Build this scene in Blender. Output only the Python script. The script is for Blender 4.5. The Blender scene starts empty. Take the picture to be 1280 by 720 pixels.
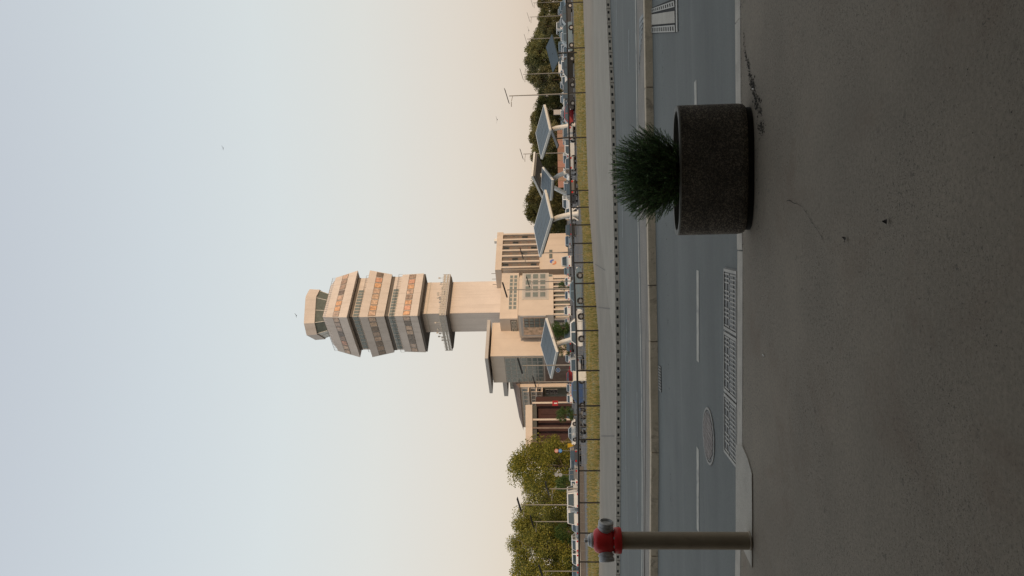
import bpy, math, random
from mathutils import Vector, Matrix
R = math.radians
random.seed(7)
sc = bpy.context.scene
col = sc.collection

# ------------------------------------------------------------------ camera (phone held sideways: world up is picture left)
F_PX, VH, ROLL, EYE = 928.0, 699.0, 0.019, 1.6
PITCH = math.atan((VH - 640.0) / F_PX)
fw = Vector((0, math.cos(PITCH), math.sin(PITCH)))
up0 = Vector((0, -math.sin(PITCH), math.cos(PITCH)))
cr = Vector((1, 0, 0)) * math.cos(ROLL) - up0 * math.sin(ROLL)
cu = Vector((1, 0, 0)) * math.sin(ROLL) + up0 * math.cos(ROLL)
EYEP = Vector((0, 0, EYE))
cam = bpy.data.cameras.new('camera')
camo = bpy.data.objects.new('camera', cam)
col.objects.link(camo)
ir, iu, ib = -cu, cr, -fw
camo.matrix_world = Matrix(((ir.x, iu.x, ib.x, 0), (ir.y, iu.y, ib.y, 0), (ir.z, iu.z, ib.z, EYE), (0, 0, 0, 1)))
cam.sensor_fit = 'HORIZONTAL'
cam.sensor_width = 36.0
cam.lens = F_PX / 1280 * 36.0
cam.clip_end = 9000
cam.clip_start = 0.05
sc.camera = camo

# ------------------------------------------------------------------ sky, sun, exposure
SUN_EL, SUN_AZ = R(11), R(138)           # azimuth clockwise from +Y: behind the camera, to the right
w = bpy.data.worlds.new('World'); sc.world = w; w.use_nodes = True
wn = w.node_tree; bg = wn.nodes['Background']
sky = wn.nodes.new('ShaderNodeTexSky'); sky.sky_type = 'NISHITA'
sky.sun_disc = False; sky.sun_elevation = SUN_EL; sky.sun_rotation = SUN_AZ
sky.air_density = 1.0; sky.dust_density = 1.0; sky.ozone_density = 1.0
bg.inputs[1].default_value = 0.15
# evening haze veils the clear sky: one even vertical gradient all the way round, pale blue-grey above, peach near the horizon
geo = wn.nodes.new('ShaderNodeTexCoord'); sep = wn.nodes.new('ShaderNodeSeparateXYZ'); ramp = wn.nodes.new('ShaderNodeValToRGB')
wn.links.new(geo.outputs['Generated'], sep.inputs[0]); wn.links.new(sep.outputs['Z'], ramp.inputs[0])
cr_ = ramp.color_ramp
cr_.elements[0].position = 0.0; cr_.elements[0].color = (.70, .57, .475, 1)
cr_.elements[1].position = 1.0; cr_.elements[1].color = (.46, .51, .58, 1)
for pos, c_ in ((.06, (.755, .64, .55)), (.14, (.785, .71, .625)), (.24, (.785, .775, .72)), (.36, (.745, .79, .785)), (.48, (.68, .735, .765)), (.62, (.60, .645, .70))):
    el_ = cr_.elements.new(pos); el_.color = (*c_, 1)
gain = wn.nodes.new('ShaderNodeVectorMath'); gain.operation = 'SCALE'; gain.inputs['Scale'].default_value = 1 / 0.15
wn.links.new(ramp.outputs[0], gain.inputs[0])
veil = wn.nodes.new('ShaderNodeMix'); veil.data_type = 'RGBA'; veil.inputs[0].default_value = 0.88
wn.links.new(sky.outputs[0], veil.inputs[6]); wn.links.new(gain.outputs[0], veil.inputs[7]); wn.links.new(veil.outputs[2], bg.inputs[0])
sl = bpy.data.lights.new('sun', 'SUN'); sl.energy = 2.3; sl.angle = R(1.5); sl.color = (1.0, 0.70, 0.45)
so = bpy.data.objects.new('sun', sl); col.objects.link(so)
sd = Vector((math.sin(SUN_AZ) * math.cos(SUN_EL), math.cos(SUN_AZ) * math.cos(SUN_EL), math.sin(SUN_EL)))
so.rotation_euler = sd.to_track_quat('Z', 'Y').to_euler()
so.location = sd * 60
vs = sc.view_settings
vs.view_transform = 'Standard'; vs.look = 'None'; vs.gamma = 1.0; vs.use_curve_mapping = False
vs.exposure = 0.0

# ------------------------------------------------------------------ photo pixel -> direction -> place
def ray(ix, iy):
    return cr * ((720 - iy - 360) / F_PX) + cu * ((640 - ix) / F_PX) + fw
def G(ix, iy, z=0.0):                      # where the pixel's line meets level ground at height z
    d = ray(ix, iy); t = (z - EYE) / d.z
    return EYEP + d * t
def P(ix, iy, y):                          # ... meets the upright plane at distance y
    d = ray(ix, iy); return EYEP + d * (y / d.y)
def PL(ix, iy, o, n):                      # ... meets the plane through o with normal n
    d = ray(ix, iy); t = (o - EYEP).dot(n) / d.dot(n)
    return EYEP + d * t

# ------------------------------------------------------------------ mesh builder
class MB:
    def __init__(s): s.v = []; s.f = []
    def add(s, vs_, fs):
        b = len(s.v); s.v += [tuple(q) for q in vs_]; s.f += [tuple(i + b for i in f) for f in fs]; return s
    def hexa(s, p):                        # 4 bottom (ccw) + 4 top
        return s.add(p, [(3, 2, 1, 0), (4, 5, 6, 7), (0, 1, 5, 4), (1, 2, 6, 5), (2, 3, 7, 6), (3, 0, 4, 7)])
    def box(s, x0, x1, y0, y1, z0, z1):
        return s.hexa([(x0, y0, z0), (x1, y0, z0), (x1, y1, z0), (x0, y1, z0), (x0, y0, z1), (x1, y0, z1), (x1, y1, z1), (x0, y1, z1)])
    def obox(s, o, ea, eb, a0, a1, b0, b1, z0, z1):
        q = [(a0, b0), (a1, b0), (a1, b1), (a0, b1)]
        return s.hexa([o + ea * a + eb * b + Vector((0, 0, z)) for z in (z0, z1) for a, b in q])
    def prism(s, poly, z0, z1):
        n = len(poly)
        vs_ = [(p[0], p[1], z0) for p in poly] + [(p[0], p[1], z1) for p in poly]
        return s.add(vs_, [tuple(range(n))[::-1], tuple(range(n, 2 * n))] + [(i, (i + 1) % n, n + (i + 1) % n, n + i) for i in range(n)])
    def quad(s, a, b, c, d): return s.add([a, b, c, d], [(0, 1, 2, 3)])
    def slab(s, a, b, c, d, t):            # quad with thickness t along -normal
        a, b, c, d = map(Vector, (a, b, c, d)); n = (b - a).cross(d - a).normalized() * t
        return s.hexa([a - n, b - n, c - n, d - n, a, b, c, d])
    def tube(s, pts, rad, n=8, cap=True):
        pts = [Vector(p) for p in pts]
        if not isinstance(rad, (list, tuple)): rad = [rad] * len(pts)
        base = len(s.v); ref = None
        for i, p in enumerate(pts):
            t = (pts[min(i + 1, len(pts) - 1)] - pts[max(i - 1, 0)]).normalized()
            if ref is None: ref = Vector((0, 0, 1)) if abs(t.z) < .9 else Vector((1, 0, 0))
            u = (ref - t * ref.dot(t)).normalized(); ref = u; v_ = t.cross(u)
            for k in range(n):
                a = 2 * math.pi * k / n
                s.v.append(tuple(p + (u * math.cos(a) + v_ * math.sin(a)) * rad[i]))
        for i in range(len(pts) - 1):
            for k in range(n):
                a = base + i * n + k; b = base + i * n + (k + 1) % n
                s.f.append((a, b, b + n, a + n))
        if cap:
            s.f.append(tuple(base + k for k in range(n))[::-1]); e = base + (len(pts) - 1) * n
            s.f.append(tuple(e + k for k in range(n)))
        return s
    def lathe(s, prof, o=(0, 0, 0), axis='Z', n=24, sx=1.0, sy=1.0):
        base = len(s.v); o = Vector(o)
        for r, h in prof:
            for k in range(n):
                a = 2 * math.pi * k / n; c, d = r * math.cos(a) * sx, r * math.sin(a) * sy
                p = {'Z': (c, d, h), 'X': (h, c, d), 'Y': (d, h, c)}[axis]
                s.v.append(tuple(o + Vector(p)))
        for i in range(len(prof) - 1):
            for k in range(n):
                a = base + i * n + k; b = base + i * n + (k + 1) % n
                s.f.append((a, b, b + n, a + n))
        s.f.append(tuple(base + k for k in range(n))[::-1])
        e = base + (len(prof) - 1) * n; s.f.append(tuple(e + k for k in range(n)))
        return s
    def mesh(s, name, m, smooth=False):
        me = bpy.data.meshes.new(name); me.from_pydata(s.v, [], s.f); me.update()
        if m: me.materials.append(m)
        if smooth: me.polygons.foreach_set('use_smooth', [True] * len(me.polygons))
        return me
    def build(s, name, m, parent=None, smooth=False, bevel=0, label=None):
        o = link(name, s.mesh(name, m, smooth), parent)
        if bevel:
            b = o.modifiers.new('bevel', 'BEVEL'); b.width = bevel; b.segments = 2; b.limit_method = 'ANGLE'
        if smooth and not bevel: 
            try: o.data.set_sharp_from_angle(angle=R(40))
            except Exception: pass
        if label: o['label'] = label
        return o
def link(name, me, parent=None, loc=None):
    o = bpy.data.objects.new(name, me); col.objects.link(o); o.parent = parent
    if loc is not None: o.location = loc
    return o
def tag(o, label=None, cat=None, group=None, kind=None):
    if label: o['label'] = label
    if cat: o['category'] = cat
    if group: o['group'] = group
    if kind: o['kind'] = kind
    return o
def thing(name, label, cat, loc=(0, 0, 0), rz=0, group=None):
    o = link(name, None); o.location = loc; o.rotation_euler = (0, 0, rz); o.empty_display_size = .3
    return tag(o, label, cat, group)
def kids(o): return [c for c in bpy.data.objects if c.parent is o]
def dup(root, loc, rz=0, label=None, group=None, scale=1.0, swap=None, tree=None):
    r = root.copy(); col.objects.link(r); r.location = loc; r.rotation_euler = (0, 0, rz); r.scale = (scale,) * 3
    if label: r['label'] = label
    if group: r['group'] = group
    def rec(src, dst):
        for ch in (tree[src] if tree else kids(src)):
            c = ch.copy(); col.objects.link(c); c.parent = dst
            if swap and ch.data and ch.data.materials and ch.data.materials[0] in swap:
                key = (ch.data.name, swap[ch.data.materials[0]].name)
                if key not in SW:
                    d = ch.data.copy(); d.materials[0] = swap[ch.data.materials[0]]; SW[key] = d
                c.data = SW[key]
            rec(ch, c)
    rec(root, r); return r
SW = {}
def treeof(root):
    t = {}
    def rec(o):
        t[o] = kids(o)
        for c in t[o]: rec(c)
    rec(root); return t

# ------------------------------------------------------------------ materials
def mat(name, c, rough=.7, var=.12, scale=4.0, metal=0.0, bump=0.0, bscale=60, spec=.4, fine=0.0, fscale=150, coat=0.0, stain=None):
    m = bpy.data.materials.new(name); m.use_nodes = True; nt = m.node_tree; b = nt.nodes['Principled BSDF']
    b.inputs['Roughness'].default_value = rough; b.inputs['Metallic'].default_value = metal
    b.inputs['Specular IOR Level'].default_value = spec; b.inputs['Coat Weight'].default_value = coat
    tc = nt.nodes.new('ShaderNodeTexCoord'); N = nt.nodes.new; L = nt.links.new
    cur = None
    nz = N('ShaderNodeTexNoise'); nz.inputs['Scale'].default_value = scale; nz.inputs['Detail'].default_value = 6
    nz.inputs['Roughness'].default_value = .62
    L(tc.outputs['Object'], nz.inputs['Vector'])
    rp = N('ShaderNodeMapRange'); rp.inputs[1].default_value = .3; rp.inputs[2].default_value = .7
    rp.inputs[3].default_value = 1 - var; rp.inputs[4].default_value = 1 + var
    L(nz.outputs['Fac'], rp.inputs[0]); fac = rp.outputs[0]
    if fine:
        n2 = N('ShaderNodeTexNoise'); n2.inputs['Scale'].default_value = fscale; n2.inputs['Detail'].default_value = 3
        L(tc.outputs['Object'], n2.inputs['Vector'])
        r2 = N('ShaderNodeMapRange'); r2.inputs[1].default_value = .35; r2.inputs[2].default_value = .65
        r2.inputs[3].default_value = 1 - fine; r2.inputs[4].default_value = 1 + fine
        L(n2.outputs['Fac'], r2.inputs[0])
        mu = N('ShaderNodeMath'); mu.operation = 'MULTIPLY'; L(fac, mu.inputs[0]); L(r2.outputs[0], mu.inputs[1]); fac = mu.outputs[0]
    vm = N('ShaderNodeVectorMath'); vm.operation = 'SCALE'; vm.inputs[0].default_value = c; L(fac, vm.inputs['Scale'])
    out = vm.outputs[0]
    if stain:                               # (colour, scale, threshold, strength)
        n3 = N('ShaderNodeTexNoise'); n3.inputs['Scale'].default_value = stain[1]; n3.inputs['Detail'].default_value = 7
        n3.inputs['Roughness'].default_value = .7; n3.inputs['Distortion'].default_value = .6
        L(tc.outputs['Object'], n3.inputs['Vector'])
        r3 = N('ShaderNodeMapRange'); r3.inputs[1].default_value = stain[2]; r3.inputs[2].default_value = stain[2] + .15
        r3.inputs[3].default_value = 0; r3.inputs[4].default_value = stain[3]; L(n3.outputs['Fac'], r3.inputs[0])
        mx = N('ShaderNodeMix'); mx.data_type = 'RGBA'; L(r3.outputs[0], mx.inputs[0]); L(out, mx.inputs[6]); mx.inputs[7].default_value = (*stain[0], 1)
        out = mx.outputs[2]
    L(out, b.inputs['Base Color'])
    if bump:
        n4 = N('ShaderNodeTexNoise'); n4.inputs['Scale'].default_value = bscale; n4.inputs['Detail'].default_value = 4
        L(tc.outputs['Object'], n4.inputs['Vector'])
        bp = N('ShaderNodeBump'); bp.inputs['Strength'].default_value = bump; bp.inputs['Distance'].default_value = .01
        L(n4.outputs['Fac'], bp.inputs['Height']); L(bp.outputs[0], b.inputs['Normal'])
    return m
def streak(m, mscale, lo, hi, amt, c):      # long streaks: run-off on walls, tyre paths on the road
    nt = m.node_tree; N = nt.nodes.new; L = nt.links.new; b = nt.nodes['Principled BSDF']; src = b.inputs['Base Color'].links[0].from_socket
    tc = N('ShaderNodeTexCoord'); mp = N('ShaderNodeMapping'); mp.inputs['Scale'].default_value = mscale; L(tc.outputs['Object'], mp.inputs[0])
    nz = N('ShaderNodeTexNoise'); nz.inputs['Scale'].default_value = 1; nz.inputs['Detail'].default_value = 6; nz.inputs['Roughness'].default_value = .65; L(mp.outputs[0], nz.inputs['Vector'])
    mr = N('ShaderNodeMapRange'); mr.inputs[1].default_value = lo; mr.inputs[2].default_value = hi; mr.inputs[4].default_value = amt; L(nz.outputs['Fac'], mr.inputs[0])
    mx = N('ShaderNodeMix'); mx.data_type = 'RGBA'; L(mr.outputs[0], mx.inputs[0]); L(src, mx.inputs[6]); mx.inputs[7].default_value = (*c, 1)
    L(mx.outputs[2], b.inputs['Base Color']); return m
def vary(m, cs):                            # each pane its own blind or glass colour
    nt = m.node_tree; N = nt.nodes.new; L = nt.links.new; b = nt.nodes['Principled BSDF']; src = b.inputs['Base Color'].links[0].from_socket
    oi = N('ShaderNodeObjectInfo'); r = N('ShaderNodeValToRGB'); r.color_ramp.interpolation = 'CONSTANT'
    for i, c in enumerate(cs):
        e = r.color_ramp.elements[i] if i < 2 else r.color_ramp.elements.new(i / len(cs))
        e.position = i / len(cs); e.color = (*c, 1)
    L(oi.outputs['Random'], r.inputs[0]); mu = N('ShaderNodeMix'); mu.data_type = 'RGBA'; mu.blend_type = 'MULTIPLY'; mu.inputs[0].default_value = 1
    L(src, mu.inputs[6]); L(r.outputs[0], mu.inputs[7]); L(mu.outputs[2], b.inputs['Base Color']); return m
def leafmat(name, c0, c1, c2, transl=.3):
    m = bpy.data.materials.new(name); m.use_nodes = True; nt = m.node_tree; b = nt.nodes['Principled BSDF']
    g = nt.nodes.new('ShaderNodeNewGeometry'); r = nt.nodes.new('ShaderNodeValToRGB')
    r.color_ramp.elements[0].color = (*c0, 1); r.color_ramp.elements[1].color = (*c2, 1)
    e = r.color_ramp.elements.new(.55); e.color = (*c1, 1)
    nt.links.new(g.outputs['Random Per Island'], r.inputs[0]); nt.links.new(r.outputs[0], b.inputs['Base Color'])
    b.inputs['Roughness'].default_value = .6; b.inputs['Specular IOR Level'].default_value = .25
    t = nt.nodes.new('ShaderNodeBsdfTranslucent'); nt.links.new(r.outputs[0], t.inputs[0])
    mx = nt.nodes.new('ShaderNodeMixShader'); mx.inputs[0].default_value = transl
    nt.links.new(b.outputs[0], mx.inputs[1]); nt.links.new(t.outputs[0], mx.inputs[2])
    nt.links.new(mx.outputs[0], nt.nodes['Material Output'].inputs[0]); return m
def aggregate(name, c0, c1, scale=90):      # exposed-aggregate / speckled stone
    m = bpy.data.materials.new(name); m.use_nodes = True; nt = m.node_tree; b = nt.nodes['Principled BSDF']; N = nt.nodes.new; L = nt.links.new
    tc = N('ShaderNodeTexCoord'); vo = N('ShaderNodeTexVoronoi'); vo.inputs['Scale'].default_value = scale
    L(tc.outputs['Object'], vo.inputs['Vector'])
    sp = N('ShaderNodeSeparateColor'); L(vo.outputs['Color'], sp.inputs[0])
    pw = N('ShaderNodeMath'); pw.operation = 'POWER'; pw.inputs[1].default_value = 2.2; L(sp.outputs[0], pw.inputs[0])
    mx = N('ShaderNodeMix'); mx.data_type = 'RGBA'; L(pw.outputs[0], mx.inputs[0]); mx.inputs[6].default_value = (*c0, 1); mx.inputs[7].default_value = (*c1, 1)
    nz = N('ShaderNodeTexNoise'); nz.inputs['Scale'].default_value = 4; nz.inputs['Detail'].default_value = 6; L(tc.outputs['Object'], nz.inputs['Vector'])
    rp = N('ShaderNodeMapRange'); rp.inputs[1].default_value = .3; rp.inputs[2].default_value = .7; rp.inputs[3].default_value = .55; rp.inputs[4].default_value = 1.3
    L(nz.outputs['Fac'], rp.inputs[0])
    vm = N('ShaderNodeVectorMath'); vm.operation = 'SCALE'; L(mx.outputs[2], vm.inputs[0]); L(rp.outputs[0], vm.inputs['Scale'])
    L(vm.outputs[0], b.inputs['Base Color']); b.inputs['Roughness'].default_value = .85
    bp = N('ShaderNodeBump'); bp.inputs['Strength'].default_value = .6; bp.inputs['Distance'].default_value = .004; bp.invert = True
    L(vo.outputs['Distance'], bp.inputs['Height']); L(bp.outputs[0], b.inputs['Normal']); return m
def walkmat(name, c):
    m = mat(name, c, .88, .15, .9, fine=.10, fscale=45, bump=.12, bscale=120, stain=((.15, .10, .066), 1.1, .52, .45))
    nt = m.node_tree; N = nt.nodes.new; L = nt.links.new; b = nt.nodes['Principled BSDF']; src = b.inputs['Base Color'].links[0].from_socket
    tc = N('ShaderNodeTexCoord')
    # dark pits, pale grit, worn smoother patches
    for sc_, lo, hi, c_, amt in ((120, .655, .69, (.03, .026, .02), .8), (55, .675, .71, (.035, .03, .024), .75), (130, .67, .72, (.34, .30, .24), .6), (14, .72, .75, (.06, .05, .038), .5)):
        nz = N('ShaderNodeTexNoise'); nz.inputs['Scale'].default_value = sc_; nz.inputs['Detail'].default_value = 2.5; nz.inputs['Roughness'].default_value = .6
        L(tc.outputs['Object'], nz.inputs['Vector'])
        mr = N('ShaderNodeMapRange'); mr.inputs[1].default_value = lo - .06; mr.inputs[2].default_value = hi - .06; mr.inputs[4].default_value = amt; L(nz.outputs['Fac'], mr.inputs[0])
        big = N('ShaderNodeTexNoise'); big.inputs['Scale'].default_value = .8; big.inputs['Detail'].default_value = 3; L(tc.outputs['Object'], big.inputs['Vector'])
        m2 = N('ShaderNodeMapRange'); m2.inputs[1].default_value = .38; m2.inputs[2].default_value = .6; m2.inputs[3].default_value = .25; L(big.outputs['Fac'], m2.inputs[0])
        mu = N('ShaderNodeMath'); mu.operation = 'MULTIPLY'; L(mr.outputs[0], mu.inputs[0]); L(m2.outputs[0], mu.inputs[1])
        mx = N('ShaderNodeMix'); mx.data_type = 'RGBA'; L(mu.outputs[0], mx.inputs[0]); L(src, mx.inputs[6]); mx.inputs[7].default_value = (*c_, 1); src = mx.outputs[2]
    L(src, b.inputs['Base Color']); return m
m_walk = walkmat('sidewalk_asphalt', (.205, .170, .126))
m_road = mat('road_asphalt', (.108, .114, .104), .75, .14, .45, fine=.2, fscale=120, bump=.25, bscale=160, stain=((.075, .08, .08), .35, .55, .5))
streak(m_road, (.06, 1.1, 1), .45, .68, .55, (.075, .078, .072)); streak(m_road, (.10, 2.3, 1), .56, .72, .5, (.16, .16, .145))
m_kerb = mat('kerb_concrete', (.40, .36, .30), .85, .15, 5, fine=.12, bump=.3, stain=((.13, .12, .10), 6, .6, .7))
m_kerb2 = mat('tan_kerb_concrete', (.50, .405, .285), .85, .15, 4, fine=.15, bump=.3, stain=((.12, .10, .08), 4, .55, .7))
m_pad = mat('pad_concrete', (.36, .325, .27), .85, .12, 3, fine=.15, bump=.3, stain=((.12, .11, .09), 7, .62, .8))
m_far = mat('far_paving', (.245, .212, .168), .85, .10, .6, fine=.08, stain=((.15, .14, .12), 1.2, .6, .5))
m_far2 = mat('far_paving_pale', (.285, .25, .20), .85, .10, .7, fine=.08)
m_paint = mat('road_paint', (.37, .345, .29), .7, .2, 6, stain=((.16, .16, .155), 5, .5, .8))
m_worn = mat('worn_paint', (.24, .245, .235), .7, .25, 8, stain=((.13, .14, .135), 3, .45, .9))
m_dark = mat('dark_gap', (.02, .019, .017), .9, .2, 8)
m_iron = mat('cast_iron', (.15, .145, .135), .6, .2, 9, metal=.3, bump=.3)
m_ironlt = mat('worn_cast_iron', (.26, .245, .215), .5, .25, 14, metal=.2)
m_steel = mat('galvanised_steel', (.36, .36, .35), .5, .15, 8, metal=.4)
m_black = mat('black_metal', (.018, .017, .016), .5, .2, 6, metal=.2)
m_red = mat('red_paint', (.64, .02, .02), .45, .12, 12, spec=.5, stain=((.20, .02, .02), 14, .62, .5))
m_alu = mat('cast_aluminium', (.46, .45, .43), .45, .22, 16, metal=.35, bump=.15)
m_pipe = mat('olive_pipe_paint', (.27, .22, .155), .45, .12, 6, metal=.15, stain=((.07, .055, .04), 9, .6, .6))
m_planter = aggregate('exposed_aggregate', (.06, .052, .042), (.26, .222, .172), 120)
m_rim = mat('planter_rim_concrete', (.22, .21, .185), .85, .15, 12, bump=.3)
m_soil = mat('soil', (.035, .026, .018), .95, .3, 20, bump=.6)
m_beige = mat('tower_render', (.64, .565, .50), .8, .05, .25, fine=.03, fscale=3)
streak(m_beige, (.9, .9, .03), .50, .75, .45, (.40, .34, .29))
m_beige2 = mat('annex_render', (.60, .51, .42), .8, .06, .3)
streak(m_beige2, (.8, .8, .04), .52, .75, .4, (.38, .31, .25))
m_greyw = mat('grey_render', (.44, .41, .375), .8, .08, .3)
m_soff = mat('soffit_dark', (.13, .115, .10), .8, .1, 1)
m_glass = mat('green_grey_glass', (.15, .175, .16), .12, .2, 1.5, spec=.8)
m_glassd = mat('dark_glass', (.03, .035, .035), .1, .3, 1.5, spec=.8)
m_blind = vary(mat('pane_with_amber_blind', (.56, .385, .26), .2, .5, 1.3, spec=.7), [(1, 1, 1), (.8, .85, .95), (1.1, .9, .7), (.35, .38, .42), (.95, .95, 1), (1.05, .8, .75), (.6, .6, .62)])
m_frame = mat('window_frame', (.17, .145, .12), .6, .1, 3)
m_framew = mat('pale_window_frame', (.50, .46, .40), .6, .1, 3)
m_brownred = mat('red_brown_cladding_shaded', (.055, .024, .02), .8, .2, .6)  # red-brown darkened: the porch's deep shade is put into the colour
m_roofbr = mat('brown_roof', (.20, .145, .115), .8, .2, 1)
m_white = mat('white_paint', (.66, .645, .60), .45, .08, 3)
m_pole = mat('grey_pole', (.20, .19, .175), .5, .1, 4, metal=.3)
m_solar = mat('solar_cells', (.055, .078, .095), .42, .12, .8, spec=.25)
m_cell = mat('solar_cell_seam', (.40, .44, .46), .4, .1, 2)
m_under = mat('panel_underside', (.15, .145, .13), .7, .1, 2)
m_rubber = mat('tyre', (.018, .018, .018), .85, .2, 8)
m_rim2 = mat('wheel_rim', (.35, .35, .35), .35, .15, 8, metal=.7)
m_cglass = mat('car_glass', (.035, .055, .065), .06, .2, 2, spec=.9)
m_lamp = mat('lamp_lens', (.70, .70, .66), .15, .1, 8)
m_tail = mat('tail_lens', (.45, .02, .02), .2, .1, 8)
m_bark = mat('bark', (.085, .062, .042), .9, .3, 4, bump=.4)
m_ground = mat('open_ground', (.12, .105, .065), .95, .25, .03)
m_park = mat('car_park_asphalt', (.135, .13, .125), .85, .12, .3, fine=.1, fscale=8)
m_turf = mat('dry_turf', (.24, .205, .075), .95, .35, .5, fine=.3, fscale=6, stain=((.12, .14, .035), .35, .48, .9))
m_leafA = leafmat('olive_leaves', (.085, .105, .018), (.24, .235, .042), (.44, .38, .08), .4)
m_leafB = leafmat('haze_tinted_dark_leaves', (.095, .092, .036), (.16, .15, .06), (.25, .22, .09), .3)  # far trees: haze is put into the leaf colour as a paler tint
m_leafD = leafmat('haze_tinted_green_leaves', (.09, .10, .035), (.18, .18, .065), (.29, .27, .11), .35)  # greener far trees, the same haze lightening put into the colour
m_leafC = leafmat('green_leaves', (.03, .06, .015), (.06, .11, .025), (.12, .16, .04))
m_leafR = leafmat('shrub_needles', (.035, .075, .024), (.085, .17, .05), (.18, .27, .10), .3)
m_blade = leafmat('grass_blades', (.10, .125, .03), (.23, .20, .07), (.40, .29, .13), .35)
def paint(name, c): return mat('paint_' + name, c, .28, .04, 3, spec=.5, coat=.4)
PAINT = {'silver': paint('silver', (.38, .39, .39)), 'white': paint('white', (.68, .68, .65)), 'dark grey': paint('dark', (.045, .045, .048)),
         'black': paint('black', (.012, .012, .013)), 'blue': paint('blue', (.045, .085, .19)), 'red': paint('red', (.26, .016, .02)),
         'steel blue': paint('steel', (.15, .21, .25)), 'teal': paint('teal', (.07, .15, .155)), 'grey': paint('grey', (.17, .17, .17))}

# ================================================================== THE SETTING
ROADZ, PARKZ = -0.12, -1.0
def line(pts, z=0.0, ext=140):              # photo points on a ground line -> world polyline, run on past the frame
    q = sorted([G(x, y, z) for x, y in pts], key=lambda p: p.x)
    d0 = (q[0] - q[1]).normalized(); d1 = (q[-1] - q[-2]).normalized()
    return [q[0] + d0 * ext] + q + [q[-1] + d1 * ext]
def yat(pl, x):
    for a, b in zip(pl, pl[1:]):
        if a.x <= x <= b.x: return a.y + (b.y - a.y) * (x - a.x) / (b.x - a.x)
    return pl[0].y if x < pl[0].x else pl[-1].y
NEAR = line([(919, 0), (919.5, 120), (921, 240), (922, 360), (922, 480), (921, 600), (919, 719)])
MEDF = line([(815, 0), (816.5, 120), (818.5, 240), (820.5, 360), (823, 480), (823.5, 600), (822, 719)], ROADZ)
MEDB = line([(796, 0), (797.5, 120), (799, 240), (801, 360), (803.5, 480), (804.5, 600), (804, 719)])
FARK = line([(757.5, 0), (763, 120), (766, 240), (769, 360), (770.5, 480), (770.5, 600), (770, 719)], 0)
SEAM = line([(742, 0), (743, 110), (744.5, 190), (750, 290), (757, 345), (765, 412), (769.0, 450)], 0)
FPX = [(729, 3), (731, 60), (732, 116), (733, 172), (735.5, 238), (736, 259), (738, 281), (740, 304), (741.5, 328), (743.5, 354), (745.5, 383),
       (748, 413), (749.3, 463), (750, 507), (750, 549), (750, 588), (749.6, 628), (749.4, 666), (749, 702)]
FEN = line(FPX, 0)

gr = MB(); gr.box(-3500, 3500, -600, 6000, -3, -1.06); tag(gr.build('ground', m_ground), kind='structure')
xs = [-160 + 4 * i for i in range(81)]
rd = MB().quad((-160, 4.5, ROADZ), (160, 4.5, ROADZ), (160, 30, ROADZ), (-160, 30, ROADZ))
road = tag(rd.build('road', m_road), kind='structure')
# near sidewalk: slab that ends at the back of the kerb stones
KW = .20
sw = MB()
xs2 = sorted(set([p.x for p in NEAR if abs(p.x) < 60] + [-60, 60]))
sv = [(x, yat(NEAR, x) - KW, 0) for x in xs2]
sw.prism([(60, -14), *[(x, y) for x, y, _ in reversed(sv)], (-60, -14)][::-1], -.6, 0.0)
walk = tag(sw.build('sidewalk', m_walk), kind='structure')
# kerb stones (parts of the sidewalk)
def stone_row(pl, x0, x1, step, off0, off1, z0, z1, m, parent, name, gap=.008, bev=.01):
    x = x0; i = 0
    while x < x1:
        a = Vector((x, yat(pl, x), 0)); b = Vector((x + step, yat(pl, x + step), 0))
        e = (b - a).normalized(); n = Vector((-e.y, e.x, 0)); l = (b - a).length
        j = random.uniform(-.003, .003)
        MB().obox(a, e, n, gap / 2, l - gap / 2, off0 + random.uniform(-.003, .003), off1, z0, z1 + j).build(name, m, parent, bevel=bev)
        x += step
stone_row(NEAR, -15.7, 14, 2.0, -KW + .004, 0, -.4, .004, m_kerb, walk, 'kerb_stone', .005)
# concrete pad round the hydrant
pad_px = [(921, 556), (929, 557), (936, 574), (941, 592), (941.5, 640), (941, 709), (930, 686), (925.5, 681), (921, 681)]
padp = [G(x, y, 0) for x, y in pad_px]
MB().prism([(p.x, p.y) for p in reversed(padp)], -.05, .010).build('concrete_pad', m_pad, walk)
# dark patched strip and dirt line by the planter
def blotch(name, pts, wds, m, parent, z):
    b = MB(); L = []; Rr = []
    for i, (p, wd) in enumerate(zip(pts, wds)):
        t = (pts[min(i + 1, len(pts) - 1)] - pts[max(i - 1, 0)]).normalized(); n = Vector((-t.y, t.x, 0))
        L.append(p + n * wd * random.uniform(.6, 1.2)); Rr.append(p - n * wd * random.uniform(.6, 1.2))
    for i in range(len(pts) - 1): b.quad(*[Vector((q.x, q.y, z)) for q in (Rr[i], Rr[i + 1], L[i + 1], L[i])])
    return b.build(name, m, parent)
pc0 = G(946, 211, 0)
m_dirt = mat('damp_dirt', (.045, .038, .028), .9, .35, 12, fine=.3)
pts = [(930, 40), (931, 62), (933, 72), (936, 80), (937, 92), (940, 104), (942, 112), (944, 122), (947, 131), (951, 142)]
fine_pts = []
for a, b_ in zip(pts, pts[1:]):
    for k in range(5): fine_pts.append(G(a[0] + (b_[0] - a[0]) * k / 5 + random.uniform(-.5, .5), a[1] + (b_[1] - a[1]) * k / 5))
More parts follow.
